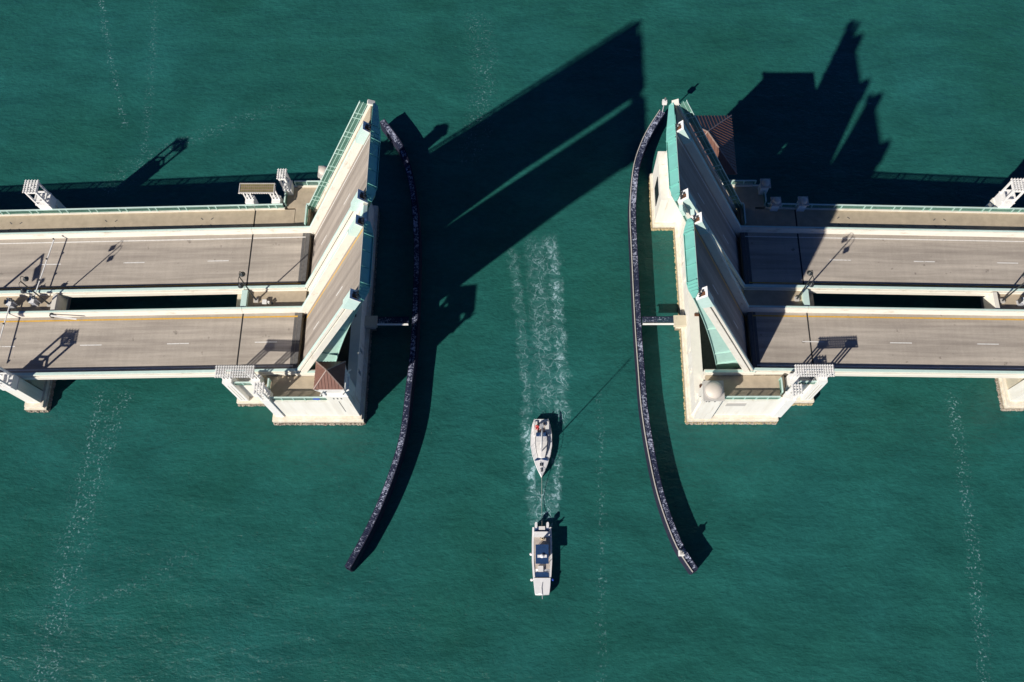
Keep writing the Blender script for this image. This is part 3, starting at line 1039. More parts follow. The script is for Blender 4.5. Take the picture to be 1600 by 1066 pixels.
def leaf(s, side):
    d = -s                                   # local x direction of the tip
    lab = {(-1, 'N'): 'raised bridge leaf with green walkway railing, its sunlit deck facing the small brown roof',
           (-1, 'S'): 'raised bridge leaf with sunlit yellow-lined deck and curved pale green girder',
           (1, 'N'): 'raised bridge leaf with shaded deck and walkway, beside the large brown hip roof',
           (1, 'S'): 'raised bridge leaf with shaded deck and curved mint girder, beside the round dome'}[(s, side)]
    t = thing('bascule_leaf', lab, 'bridge leaf', (0, 0, 0), 'raised leaves of the drawbridge')
    if side == 'S':
        road = (-10.6, -2.0)
        outs = [(-11.1, -10.58), (-2.02, -1.5)]
        webs = [(-9.7, -9.55), (-3.0, -2.85)]
    else:
        road = (1.75, 10.4)
        outs = [(1.2, 1.77), (10.38, 10.9)]
        webs = [(2.5, 2.65), (10.0, 10.15)]
    n0 = 2.15

    def bx(a, b_, y0, y1, z0, z1, name, mat, parent=None):
        return box(d * a, d * b_, y0, y1, z0, z1).build(name, mat, parent or t)

    SH = 0.42                                # the tip is cut back under the deck

    def tipbox(a, b_, y0, y1, z0, z1):
        m = MB()
        q = []
        for z_ in (z0, z1):
            e = (z_ - n0) * SH
            q += [(d * (TL + a + (e if a > -1 else 0)), y0, z_), (d * (TL + b_ + e), y0, z_), (d * (TL + b_ + e), y1, z_), (d * (TL + a + (e if a > -1 else 0)), y1, z_)]
        return m.hexa(q)
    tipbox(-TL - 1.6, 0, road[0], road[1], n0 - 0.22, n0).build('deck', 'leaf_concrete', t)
    # parapets, rails, tip boxes
    for (y0, y1) in outs:
        yc = (y0 + y1) / 2
        out = y0 in (-11.1, 1.2)
        if out:
            bx(-0.8, TL - 3.0, y0 - 0.05, y1 + 0.05, n0 - 0.42, n0 + 0.36, 'parapet', 'parapet_paint')
            bx(-0.8, TL - 3.0, yc - 0.20, yc + 0.16, n0 + 0.50, n0 + 0.80, 'beam_rail', 'parapet_paint')
            bx(-0.8, TL - 3.0, yc - 0.14, yc + 0.22, n0 + 0.801, n0 + 0.86, 'coping', 'seafoam_pale')
            src = None
            x = 0.4
            while x < TL - 4.2:
                for g_ in (0, 1.05):
                    if src is None:
                        src = box(-0.1, 0.1, -0.1, 0.1, 0, 0.16).build('rail_post', 'seafoam')
                        src.parent = t
                        o = src
                    else:
                        o = inst(src, t)
                    o.location = (d * (x + g_), yc, n0 + 0.35)
                x += 4.4
        else:
            bx(-0.8, TL - 3.0, y0 - 0.05, y1 + 0.05, n0 - 0.42, n0 + 0.98, 'parapet', 'parapet_paint')
            bx(-0.8, TL - 3.0, yc - 0.05, yc + 0.22, n0 + 0.981, n0 + 1.04, 'coping', 'seafoam_pale')
        lk = tipbox(-2.998, -0.22, y0 - 0.25, y1 + 0.25, n0 - 0.42, n0 + 0.95).build('lock_cover', 'seafoam_pale', t)
        fr = tipbox(-0.22, -0.10, y0 - 0.33, y1 + 0.33, n0 - 0.42, n0 + 1.0).build('lock_plate', 'white_paint', t)
        tipbox(-0.10, -0.05, yc - 0.38, yc + 0.05, n0 + 0.12, n0 + 0.7).build('lock_socket', 'rust', fr)
        tipbox(-0.10, -0.06, yc + 0.05, yc + 0.36, n0 + 0.3, n0 + 0.62).build('lock_socket', 'dark_steel', fr)
        for k in range(4):
            tipbox(-0.10, 0.16, yc - 0.42 + k * 0.25, yc - 0.34 + k * 0.25, n0 - 0.05, n0 + 0.16 + 0.12 * (k % 2)).build('lock_finger', 'dark_steel', fr)
    if side == 'N':
        bx(0.5, TL - 0.4, 0.6, 1.148, n0 - 0.40, n0 + 0.1, 'median_apron', 'parapet_paint')
        bx(TL - 1.7, TL - 0.4, -0.15, 0.598, n0 - 0.40, n0 + 0.05, 'median_apron', 'seafoam_pale')
    else:
        bx(0.5, TL - 0.4, -1.448, -0.95, n0 - 0.40, n0 + 0.1, 'median_apron', 'parapet_paint')
        bx(TL - 1.7, TL - 0.4, -0.948, -0.2, n0 - 0.40, n0 + 0.05, 'median_apron', 'seafoam_pale')
    if side == 'N':
        bx(-1.2, TL - 0.3, 11.02, 14.1, n0 - 0.05, n0 + 0.1, 'walkway', 'walk_concrete')
        bx(-1.2, TL - 0.3, 14.1, 14.4, n0 - 0.3, n0 + 0.32, 'kerb', 'parapet_paint')
        y = 14.26
        bx(-1.2, TL - 0.4, y - 0.09, y + 0.09, n0 + 1.38, n0 + 1.46, 'top_rail', 'seafoam_pale')
        bx(-1.2, TL - 0.4, y - 0.04, y + 0.04, n0 + 0.95, n0 + 1.02, 'mid_rail', 'seafoam')
        bx(-1.2, TL - 0.4, y - 0.04, y + 0.04, n0 + 0.46, n0 + 0.52, 'bottom_rail', 'seafoam')
        m = MB()
        x = -1.0
        while x < TL - 0.5:
            m.box(d * x - 0.022, d * x + 0.022, y - 0.02, y + 0.02, n0 + 0.5, n0 + 1.38)
            x += 0.105
        m.build('picket_panel', 'green_rail', t, fix=False, kind='stuff')
        src = None
        x = -0.8
        while x < TL - 0.5:
            for g_ in (0, 1.05):
                if x + g_ > TL - 0.4:
                    continue
                o = box(-0.08, 0.08, -0.08, 0.08, 0, 1.1).build('rail_post', 'seafoam') if src is None else inst(src, t)
                if src is None:
                    src = o
                    o.parent = t
                o.location = (d * (x + g_), y, n0 + 0.32)
            x += 4.4
        # tip post and walkway brackets
        bx(TL - 0.35, TL + 0.0, 13.95, 14.55, n0 - 0.3, n0 + 0.55, 'tip_block', 'cream_paint')
        src = None
        x = 2.0
        while x < TL:
            MB().prism([(10.2, n0 - 0.25), (14.1, n0 - 0.25), (14.1, n0 - 0.6), (10.2, n0 - 1.5)], 'x', d * x - 0.06, d * x + 0.06).build('bracket', 'teal_steel', t)
            x += 3.6
    # girders with a curved haunch
    def soffit(u):
        q = max(0.0, 1 - u / TL)
        return n0 - (1.25 + 3.1 * q ** 1.6)
    for (y0, y1) in webs:
        N_ = 22
        top = [(d * (TL - 0.75) * (1 - k / N_), n0 - 0.23) for k in range(N_ + 1)]
        bot = [(d * (TL - 0.75) * k / N_, soffit((TL - 0.75) * k / N_)) for k in range(N_ + 1)]
        gd = MB().prism(top + bot, 'y', y0, y1).build('girder', 'seafoam', t)
        m = MB()
        for k in range(N_):
            u0, u1 = (TL - 0.75) * k / N_, (TL - 0.75) * (k + 1) / N_
            z0, z1 = soffit(u0), soffit(u1)
            m.hexa([(d * u0, y0 - 0.22, z0 - 0.07), (d * u1, y0 - 0.22, z1 - 0.07), (d * u1, y1 + 0.22, z1 - 0.07), (d * u0, y1 + 0.22, z0 - 0.07),
                    (d * u0, y0 - 0.22, z0), (d * u1, y0 - 0.22, z1), (d * u1, y1 + 0.22, z1), (d * u0, y1 + 0.22, z0)])
        m.build('flange', 'seafoam', gd)
        for u in (3.0, 7.0, 16.0):
            bx(u - 0.04, u + 0.04, y0 - 0.16, y0 - 0.002, soffit(u) + 0.01, n0 - 0.5, 'stiffener', 'seafoam', gd)
    # floor beams between girders and the tip fascia
    for u in (1.0, 7.5, 14.0, 20.5):
        bx(u - 0.15, u + 0.15, webs[0][1], webs[1][0], n0 - 1.6, n0 - 0.23, 'floor_beam', 'teal_steel')
    if side == 'S':
        P = [(-11.15, n0 - 0.42), (-11.15, n0 - 0.75), (-9.9, n0 - 1.3), (-9.2, n0 - 1.42), (-9.2, n0 - 1.30), (-3.2, n0 - 1.30), (-3.2, n0 - 1.42), (-2.5, n0 - 1.25), (-1.45, n0 - 0.8), (-1.45, n0 - 0.42), (-2.0, n0 - 0.02), (-10.6, n0 - 0.02)]
        ribs = [-10.4, -10.0, -9.6, -9.2, -7.2, -5.2, -3.2, -2.8, -2.4, -2.0]
    else:
        P = [(1.15, n0 - 0.42), (1.15, n0 - 0.8), (2.2, n0 - 1.15), (3.2, n0 - 1.42), (3.2, n0 - 1.30), (9.4, n0 - 1.30), (9.4, n0 - 1.42), (10.6, n0 - 1.35), (14.1, n0 - 0.75), (14.3, n0 - 0.3), (14.1, n0 - 0.06), (10.5, n0 - 0.03), (1.75, n0 - 0.03)]
        ribs = [1.5, 1.9, 3.2, 5.2, 7.2, 8.9, 9.3, 9.7, 10.3, 11.2]
    m = MB()
    m.loft([[(d * (TL + e + (z_ - n0) * SH), y_, z_) for y_, z_ in P] for e in (0.0, 0.1)])
    fa = m.build('tip_fascia', 'teal_steel', t)
    for y in ribs:
        lo = n0 - 1.5
        if side == 'S' and y < -9.9:
            lo = n0 - 0.75 - (y + 11.15) * 0.6
        if side == 'S' and y > -2.5 or side == 'N' and y < 2.2:
            lo = n0 - 0.95
        big = y in (-9.2, -3.2, 3.2, 9.3)
        tipbox(0.1, 0.30 if big else 0.19, y - 0.035, y + 0.035, lo + 0.25 - (0.15 if big else 0), n0 - 0.12).build('stiffener', 'teal_steel', fa)
    tipbox(0.1, 0.24, road[0] + 1.2, road[1] - 1.2, n0 - 1.37, n0 - 1.30).build('flange', 'teal_steel', fa)
    bx(TL + 0.0, TL + 0.12, road[0] + 0.5, road[1] - 0.5, n0 - 0.02, n0 + 0.006, 'joint_plate', 'cap_grey')
    # counterweight
    bx(-4.6, -1.7, road[0] + 0.8, road[1] - 0.8, -1.4, n0 - 0.9, 'counterweight', 'deck_dark')
    # paint
    if side == 'S':
        bx(-1.5, TL - 0.1, -2.78, -2.56, n0 + 0.004, n0 + 0.008, 'edge_line', 'line_yellow')
        bx(-1.5, TL - 0.1, -10.02, -9.88, n0 + 0.004, n0 + 0.008, 'edge_line', 'line_white')
        yd = -6.42
    else:
        bx(-1.5, TL - 0.1, 2.28, 2.44, n0 + 0.004, n0 + 0.008, 'edge_line', 'line_yellow')
        bx(-1.5, TL - 0.1, 9.55, 9.70, n0 + 0.004, n0 + 0.008, 'edge_line', 'line_white')
        yd = 6.12
    for u in (6.2, 18.4):
        bx(u, u + 3.05, yd - 0.07, yd + 0.07, n0 + 0.004, n0 + 0.008, 'lane_dash', 'line_white')
    t.location = (s * PX_, 0, PZ)
    t.rotation_euler = (0, -d * R(67.0 if (s, side) == (1, 'S') else 64.5), 0)
    return t


for s in (-1, 1):
    for side in 'SN':
        leaf(s, side)


# ------------------------------------------------------------------ fender walls
def catmull(P, n=8):
    out = []
    P = [Vector((*p, 0)) for p in P]
    for i in range(len(P) - 1):
        a, b_, c_, e = P[max(i - 1, 0)], P[i], P[i + 1], P[min(i + 2, len(P) - 1)]
        for k in range(n):
            u = k / n
            out.append(0.5 * ((2 * b_) + (c_ - a) * u + (2 * a - 5 * b_ + 4 * c_ - e) * u * u + (3 * b_ - a - 3 * c_ + e) * u ** 3))
    out.append(P[-1])
    return out


FL = [(-22.9, 33.6), (-20.0, 29.3), (-18.6, 25.8), (-17.6, 21.8), (-16.9, 17.3), (-16.4, 11.8), (-16.2, 6.5), (-16.1, -1.0), (-16.2, -6.6), (-16.5, -11.0), (-17.0, -18.0), (-18.5, -24.3), (-20.7, -30.4), (-23.4, -36.0)]
FR = [(21.8, 35.2), (20.0, 32.2), (18.6, 29.3), (17.3, 25.4), (16.6, 20.6), (16.3, 16.2), (16.3, 9.7), (16.3, 3.4), (16.35, -2.7), (16.5, -8.6), (16.7, -14.3), (17.4, -20.7), (18.5, -26.9), (20.4, -32.9), (22.4, -36.4)]


def fender(pts, s):
    t = thing('fender_wall', 'dark curved timber fender walk ' + ('in front of the ' + SIDE[s]), 'fender', (pts[0][0], pts[0][1], 0), 'timber fenders lining the channel')
    C = catmull(pts, 10)
    # arc-length samples
    acc = [0]
    for a, b_ in zip(C[:-1], C[1:]):
        acc.append(acc[-1] + (b_ - a).length)
    L = acc[-1]

    def at(u):
        import bisect
        i = min(max(bisect.bisect_right(acc, u) - 1, 0), len(C) - 2)
        f_ = (u - acc[i]) / max(1e-6, acc[i + 1] - acc[i])
        p = C[i].lerp(C[i + 1], f_)
        a, b_ = C[max(i - 1, 0)], C[min(i + 2, len(C) - 1)]
        dd = (b_ - a).normalized()
        return p, dd
    po = Vector(t['_o'])
    zt = 2.3
    step = L / 290
    hw = 0.40 if s < 0 else 0.46
    src = box(-0.11, 0.11, -hw, hw, 0, 0.07).build('plank', 'plank')
    src.parent = t
    k = 0
    for i in range(290):
        p, dd = at((i + 0.5) * step)
        o = src if i == 0 else inst(src, t)
        o.location = Vector((p.x, p.y, zt + random.uniform(0, 0.02))) - po
        o.rotation_euler = (random.uniform(-0.02, 0.02), 0, math.atan2(dd.y, dd.x) + random.uniform(-0.03, 0.03))
        o.scale = ((step - 0.045) / 0.22, random.uniform(0.95, 1.04), 1)
    inner = -1 if s < 0 else 1
    for off, zs, name in ((hw + 0.02, (1.98, 1.30, 0.62, -0.06), 'wale'), (-hw - 0.02, (1.98, 1.30, 0.62, -0.06), 'wale')):
        for z in zs:
            m = MB()
            secs = []
            for i in range(61):
                p, dd = at(L * i / 60)
                nrm = Vector((-dd.y, dd.x, 0))
                c_ = p + nrm * off
                secs.append([(c_ + nrm * a + Vector((0, 0, z + b_))) for a, b_ in ((-0.06, -0.325), (0.06, -0.325), (0.06, 0.325), (-0.06, 0.325))])
            m.loft(secs)
            m.build(name, 'timber_dark', t)
    # kerb rail on the channel face; sunlit timber side painted pale on one fender
    secs = []
    off = hw - 0.02
    for i in range(61):
        p, dd = at(L * i / 60)
        nrm = Vector((-dd.y, dd.x, 0))
        sgn = 1 if (nrm.x * s) < 0 else -1
        c_ = p + nrm * sgn * off
        secs.append([(c_ + nrm * a + Vector((0, 0, zt + b_))) for a, b_ in ((-0.06, 0.09), (0.06, 0.09), (0.06, 0.22), (-0.06, 0.22))])
    MB().loft(secs).build('kerb_rail', 'cap_grey' if s > 0 else 'timber_dark', t)
    src = None
    n = int(L / 2.2)
    for i in range(n + 1):
        p, dd = at(L * i / n)
        nrm = Vector((-dd.y, dd.x, 0))
        for sg in (-hw + 0.2, hw - 0.2):
            if src is None:
                src = MB().lathe([(0.16, -3), (0.16, 2.0), (0.13, 2.1)], 0, 0, 8).build('pile', 'timber_dark')
                src.parent = t
                o = src
            else:
                o = inst(src, t)
            q = p + nrm * sg
            o.location = Vector((q.x, q.y, random.uniform(-0.1, 0.08))) - po
    return t, at, L


fL, atL, LL = fender(FL, -1)
fR, atR, LR = fender(FR, 1)

# navigation light boxes at fender ends
for (x, y, s) in ((21.2, -34.4, 1), (22.3, -36.2, 1), (21.9, 35.3, 1)):
    pass
t = thing('light_box', 'small white navigation light box on the curved fender tip', 'light', (20.6, -34.2, 2.4))
box(20.25, 20.95, -34.6, -33.9, 2.55, 3.3).build('housing', 'white_paint', t)
box(20.35, 20.85, -34.5, -34.0, 3.3, 3.4).build('lid', 'cap_grey', t)
MB().tube([(20.6, -34.25, 3.4), (20.6, -34.25, 3.8)], 0.1, 8).build('lens', 'lamp_glass', t)
t = thing('light_post', 'white post lamp at the fender end beside the raised walkway leaf tip', 'light', (21.8, 35.1, 2.4))
MB().tube([(21.8, 35.1, 2.2), (21.8, 35.1, 5.6)], 0.09, 8).build('post', 'metal_grey', t)
box(21.45, 22.15, 34.8, 35.4, 4.6, 5.3).build('housing', 'white_paint', t)
MB().tube([(21.8, 35.1, 5.6), (21.8, 35.1, 6.0)], 0.14, 8).build('lens', 'lamp_glass', t)

# catwalks from pier to fender
for s in (-1, 1):
    t = thing('catwalk', ('shaded' if s < 0 else 'sunlit') + ' grey catwalk linking the fender to the ' + SIDE[s], 'catwalk', (s * 19.5, -1.1, 2.4), 'catwalks from piers to fenders')
    src = box(-0.11, 0.11, -0.5, 0.5, 0, 0.06).build('plank', 'plank')
    src.parent = t
    x = 17.1
    i = 0
    while x < 21.6:
        o = src if i == 0 else inst(src, t)
        o.location = Vector((s * x, -0.95 + random.uniform(-0.02, 0.02), 2.6)) - Vector(t['_o'])
        o.rotation_euler = (0, 0, random.uniform(-0.03, 0.03))
        x += 0.29
        i += 1
    box(s * 17.0, s * 21.9, -1.62, -1.48, 2.45, 2.85).build('side_beam', 'white_paint', t)
    box(s * 17.0, s * 21.9, -0.42, -0.32, 2.35, 2.6).build('side_beam', 'timber_dark', t)
    box(s * 21.5, s * 23.3, -1.9, -0.3, 2.3, 2.95).build('landing', 'pier_beige', t)
    box(s * 22.0, s * 22.8, -1.5, -0.7, -2, 2.3).build('landing_pier', 'footing', t)


# ------------------------------------------------------------------ lamp posts
def lamp_post(label, x, y):
    z = G(x) + 0.12
    t = thing('lamp_post', label, 'street lamp', (x, y, z), 'twin-headed lamp posts on the median')
    box(x - 0.3, x + 0.3, y - 0.3, y + 0.3, z, z + 0.35).build('plinth', 'cap_grey', t)
    MB().tube([(x, y, z + 0.35), (x, y, z + 3), (x, y, z + 7.9)], [0.13, 0.10, 0.075], 10).build('pole', 'pole_black', t)
    for sg in (-1, 1):
        pts = [(x, y, z + 7.4)] + [(x, y + sg * 0.42 * (1 - math.cos(a)), z + 7.55 + 0.62 * math.sin(a)) for a in [math.pi * k / 8 for k in range(9)]] + [(x, y + sg * 0.84, z + 7.3)]
        a_ = MB().tube(pts, 0.045, 6).build('arm', 'pole_black', t)
        MB().lathe([(0.06, z + 7.35), (0.16, z + 7.22), (0.36, z + 6.95), (0.40, z + 6.9), (0.30, z + 6.86), (0.22, z + 6.6), (0.08, z + 6.45)], x, y + sg * 0.84, 14).build('lamp_shade', 'pole_black', t, True)
    return t


lamp_post('black twin-headed lamp post by the gate boxes, on the span to the small brown roof', -66.9, -0.3)
lamp_post('black twin-headed lamp post on the slab beside the raised sunlit leaves', -37.5, -0.25)
lamp_post('black twin-headed lamp post at the edge of the leaf shadow', 37.9, -0.2)
lamp_post('black twin-headed lamp post by the gate box, on the span to the large roof', 67.2, 0.0)
# ladder-like equipment stand by the slab lamp
t = thing('equipment_stand', 'small white equipment box on the slab beside a lamp post', 'box', (-36.2, -0.6, 8.3))
box(-36.5, -35.9, -0.95, -0.35, 8.35, 9.0).build('housing', 'white_paint', t)
MB().tube([(-35.6, -0.75, 8.4), (-35.6, -0.75, 9.1)], 0.16, 10).build('lamp', 'white_paint', t)
MB().tube([(-35.2, -0.75, 8.4), (-35.2, -0.75, 8.9)], 0.12, 10).build('bollard', 'dark_steel', t)


# ------------------------------------------------------------------ traffic gates
def gate(label, x, y, yend, lean):
    z = G(x) + 0.12
    t = thing('traffic_gate', label, 'traffic gate', (x, y, z), 'traffic barrier gates on the median')
    box(x - 0.42, x + 0.42, y - 0.45, y + 0.45, z, z + 0.12).build('base_plate', 'cap_grey', t)
    box(x - 0.33, x + 0.33, y - 0.36, y + 0.36, z + 0.12, z + 1.25).build('housing', 'metal_grey', t)
    box(x - 0.37, x + 0.37, y - 0.40, y + 0.40, z + 1.25, z + 1.33).build('lid', 'white_paint', t)
    box(x - 0.5, x - 0.33, y - 0.3, y + 0.3, z + 0.7, z + 1.6).build('counterweight', 'dark_steel', t)
    sg = 1 if yend > y else -1
    n = 9
    p0 = Vector((x + 0.1, y + sg * 0.3, z + 1.05))
    p1 = Vector((x + lean, yend, G(x) + 1.25))
    for i in range(n):
        a, b_ = p0.lerp(p1, i / n), p0.lerp(p1, (i + 1) / n)
        MB().bar(a, b_, 0.13, 0.13).build('arm_section', 'white_paint', t)
    for f_ in (0.3, 0.65, 0.99):
        p = p0.lerp(p1, f_)
        MB().tube([p + Vector((0, 0, 0.06)), p + Vector((0, 0, 0.26))], 0.11, 8).build('warning_lamp', 'dark_steel', t)
    MB().tube([(x + 0.75, y, z), (x + 0.75, y, z + 2.9)], 0.06, 8).build('signal_post', 'metal_grey', t)
    for zz in (1.9, 2.5):
        MB().bar((x + 0.4, y, z + zz), (x + 1.1, y, z + zz), 0.16, 0.3).build('signal_head', 'dark_steel', t)
    return t


gate('traffic gate with white arm across the walkway-side road, before the small brown roof', -69.0, -0.05, 9.6, 1.3)
gate('traffic gate with white arm across the plain roadway, before the small brown roof', -72.2, -0.35, -10.3, -0.5)
gate('traffic gate with white arm across the plain roadway, before the large roof', 69.7, -0.3, -10.3, 0.9)
t = thing('barrier_bar', 'short white bar slanting off the parapet over the yellow line', 'bar', (-65.8, -2.2, 7.1))
MB().bar((-66.0, -2.3, 8.0), (-62.3, -2.85, 8.0), 0.2, 0.14).build('arm_section', 'white_paint', t)
box(-66.2, -65.85, -2.4, -1.95, 7.3, 8.05).build('hinge', 'dark_steel', t)

# cantilever signal standing just past the gates
xs, ys_ = -77.4, -0.8
z = G(xs) + 0.12
t = thing('traffic_signal', 'grey cantilever traffic signal over the plain roadway past the gates', 'traffic signal', (xs, ys_, z))
MB().tube([(xs, ys_, z), (xs, ys_, z + 7.4)], [0.2, 0.15], 10).build('mast', 'metal_grey', t)
MB().tube([(xs, ys_, z + 7.3), (xs - 0.1, ys_ - 8.5, z + 7.5)], [0.15, 0.10], 8).build('arm', 'metal_grey', t)
for yy in (-4.6, -8.4):
    box(xs + 0.1, xs + 0.45, ys_ + yy - 0.25, ys_ + yy + 0.25, z + 6.6, z + 7.9).build('signal_head', 'dark_steel', t)
box(xs - 0.1, xs + 0.12, ys_ - 3.4, ys_ - 1.4, z + 6.6, z + 7.2).build('sign_plate', 'metal_grey', t)

# plates
t = tag(box(-28.2, -27.3, -14.86, -14.83, 8.75, 9.35).build('sign_plate', 'sign_blue'), 'small blue sign plate fixed to the platform railing', 'sign')
t = thing('wall_plaque', 'pale lettered plaque on the cream wall below the railing', 'sign', (28.6, -15.02, 6.8))
box(27.2, 29.9, -15.05, -15.0, 6.2, 7.4).build('plate', 'cap_grey', t)


# ------------------------------------------------------------------ boats
def hull_secs(L, stations, zs):
    """stations: (x, half beam at deck, half beam at waterline, keel depth, sheer height)"""
    out = []
    for (x, bd, bw, kd, sh) in stations:
        out.append([(x, -bd, sh), (x, -bd * 0.98, sh * 0.55), (x, -bw, 0.05), (x, -bw * 0.55, -kd * 0.6), (x, 0, -kd), (x, bw * 0.55, -kd * 0.6), (x, bw, 0.05), (x, bd * 0.98, sh * 0.55), (x, bd, sh)])
    return out


def person(name, label, base, heading, top, legs, hair='hair', seated=False, parent=None):
    """one continuous skinned body: torso, arms, legs; clothing shells as children"""
    t = thing(name, label, 'person', base)
    me = bpy.data.meshes.new('body')
    hip = 0.48 if seated else 0.92
    V = [(0, 0, hip), (0, 0, hip + 0.28), (0, 0, hip + 0.48), (0, 0, hip + 0.58), (0.02, 0, hip + 0.70),
         (0, 0.19, hip + 0.47), (0.08, 0.27, hip + 0.22), (0.30, 0.20, hip + 0.16), (0, -0.19, hip + 0.47), (0.08, -0.27, hip + 0.22), (0.30, -0.20, hip + 0.16)]
    E_ = [(0, 1), (1, 2), (2, 3), (3, 4), (2, 5), (5, 6), (6, 7), (2, 8), (8, 9), (9, 10)]
    rad = [0.15, 0.135, 0.14, 0.06, 0.11, 0.07, 0.05, 0.035, 0.07, 0.05, 0.035]
    for sg in (1, -1):
        b0 = len(V)
        if seated:
            V += [(0.05, sg * 0.10, hip), (0.44, sg * 0.13, hip + 0.02), (0.46, sg * 0.13, 0.08), (0.60, sg * 0.14, 0.05)]
        else:
            V += [(0, sg * 0.10, hip - 0.05), (0.03, sg * 0.11, 0.50), (0, sg * 0.11, 0.09), (0.15, sg * 0.13, 0.05)]
        E_ += [(0, b0), (b0, b0 + 1), (b0 + 1, b0 + 2), (b0 + 2, b0 + 3)]
        rad += [0.095, 0.065, 0.05, 0.04]
    me.from_pydata(V, E_, [])
    o = bpy.data.objects.new('body', me)
    col.objects.link(o)
    o.parent = t
    sk = o.modifiers.new('skin', 'SKIN')
    for i, r in enumerate(rad):
        me.skin_vertices[0].data[i].radius = (r, r)
        me.skin_vertices[0].data[i].use_root = (i == 0)
    o.modifiers.new('sub', 'SUBSURF').levels = 1
    me.materials.append(MATS[top])
    # head, hair and trousers over the body
    MB().lathe([(0.03, hip + 0.60), (0.085, hip + 0.64), (0.10, hip + 0.72), (0.09, hip + 0.80), (0.03, hip + 0.85)], 0.02, 0, 12).build('head', 'skin', None, True).parent = t
    MB().lathe([(0.106, hip + 0.74), (0.098, hip + 0.81), (0.035, hip + 0.87)], 0.0, 0, 12).build('hair', hair, None, True).parent = t
    t.rotation_euler = (0, 0, heading)
    return t


# sailboat: bow points to -Y
SBX, SBY = 2.23, -15.35
t = thing('sailboat', 'white sailing yacht with lowered sails and navy canvas, towed on a line', 'sailboat', (0, 0, 0))
st = [(0.0, 1.02, 0.85, 0.25, 0.95), (0.8, 1.28, 1.05, 0.4, 0.93), (2.2, 1.50, 1.30, 0.55, 0.92), (3.8, 1.52, 1.35, 0.6, 0.95), (5.2, 1.28, 1.08, 0.55, 1.0), (6.5, 0.86, 0.66, 0.45, 1.08), (7.5, 0.44, 0.28, 0.3, 1.15), (8.2, 0.05, 0.03, 0.1, 1.22)]
hl = MB()
hl.loft(hull_secs(8.2, st, None), True)
hl.build('hull', 'gel_white', t, True)
dk = MB()
secs = [[(x, -bd * 0.97, sh + 0.004), (x, 0, sh + 0.06), (x, bd * 0.97, sh + 0.004), (x, 0, sh - 0.05)] for (x, bd, bw, kd, sh) in st]
dk.loft(secs).build('deck', 'gel_white', t)
# coachroof
cs = [(2.6, 0.86, 0.42), (3.4, 0.92, 0.46), (4.6, 0.80, 0.42), (5.5, 0.55, 0.30), (6.0, 0.30, 0.10)]
MB().loft([[(x, -hw, 0.95), (x, -hw * 0.86, 0.97 + hh), (x, 0, 1.03 + hh), (x, hw * 0.86, 0.97 + hh), (x, hw, 0.95)] for x, hw, hh in cs]).build('coachroof', 'cabin_white', t)
for sg in (-1, 1):
    MB().loft([[(x, sg * (hw * 0.97), 1.10 + 0.1 * hh), (x, sg * (hw * 0.90 + 0.03), 1.0 + hh * 0.9), (x, sg * (hw * 0.86), 1.0 + hh * 0.9)] for x, hw, hh in cs[:4]]).build('cabin_window', 'smoke_glass', t)
    MB().tube([(0.1, sg * 0.95, 1.5), (2.2, sg * 1.45, 1.5), (4.0, sg * 1.46, 1.5), (5.4, sg * 1.18, 1.55), (7.4, sg * 0.42, 1.7), (8.1, 0, 1.75)], 0.02, 5).build('lifeline', 'metal_grey', t)
    for x, yy in ((0.1, 0.97), (2.2, 1.44), (4.0, 1.45), (5.4, 1.18), (7.4, 0.42)):
        MB().tube([(x, sg * yy, 0.95), (x, sg * yy, 1.52)], 0.02, 5).build('stanchion', 'metal_grey', t)
# cockpit
MB().box(0.45, 2.3, -0.55, 0.55, 0.975, 0.985).build('cockpit_sole', 'boat_floor', t)
for sg in (-1, 1):
    MB().box(0.4, 2.45, sg * 0.82 - 0.26, sg * 0.82 + 0.26, 0.93, 1.24).build('cockpit_seat', 'cabin_white', t)
MB().box(2.15, 2.62, -0.75, 0.75, 1.25, 1.75).build('spray_hood', 'navy_cloth', t)
MB().lathe([(0.36, 1.62), (0.38, 1.66), (0.36, 1.70)], 1.2, 0, 14).build('wheel', 'metal_grey', t)
MB().box(1.12, 1.28, -0.1, 0.1, 0.98, 1.6).build('binnacle', 'gel_white', t)
MB().prism([(5.62, -0.55), (5.95, -1.0), (6.05, -0.9), (5.85, 0.0), (6.05, 0.9), (5.95, 1.0), (5.62, 0.55)], 'z', 1.12, 1.24).build('sail_cover', 'navy_cloth', t)
MB().box(6.35, 6.75, -0.22, 0.22, 1.13, 1.2).build('fore_hatch', 'smoke_glass', t)
MB().tube([(4.75, 0, 1.3), (4.75, 0, 12.1)], [0.075, 0.05], 8).build('mast', 'metal_grey', t)
MB().tube([(4.7, 0, 2.3), (1.4, 0.12, 2.35)], 0.06, 6).build('boom', 'metal_grey', t)
MB().tube([(4.5, 0.01, 2.48), (3.2, 0.05, 2.5), (1.6, 0.11, 2.46)], [0.16, 0.15, 0.07], 8).build('furled_sail', 'cabin_white', t, True)
MB().tube([(4.75, 0, 11.9), (8.1, 0, 1.3)], 0.016, 4).build('forestay', 'metal_grey', t)
MB().tube([(4.75, 0, 11.9), (0.1, 0, 1.3)], 0.012, 4).build('backstay', 'metal_grey', t)
for sg in (-1, 1):
    MB().tube([(4.75, 0, 11.7), (4.75, sg * 0.75, 7.0), (4.75, sg * 1.4, 1.0)], 0.012, 4).build('shroud', 'metal_grey', t)
MB().tube([(4.75, -0.75, 7.0), (4.75, 0.75, 7.0)], 0.025, 5).build('spreader', 'metal_grey', t)
MB().box(7.1, 7.6, -0.12, 0.12, 1.16, 1.28).build('anchor_windlass', 'dark_steel', t)
t.location = (SBX, SBY, 0)
t.rotation_euler = (0, 0, -math.pi / 2)
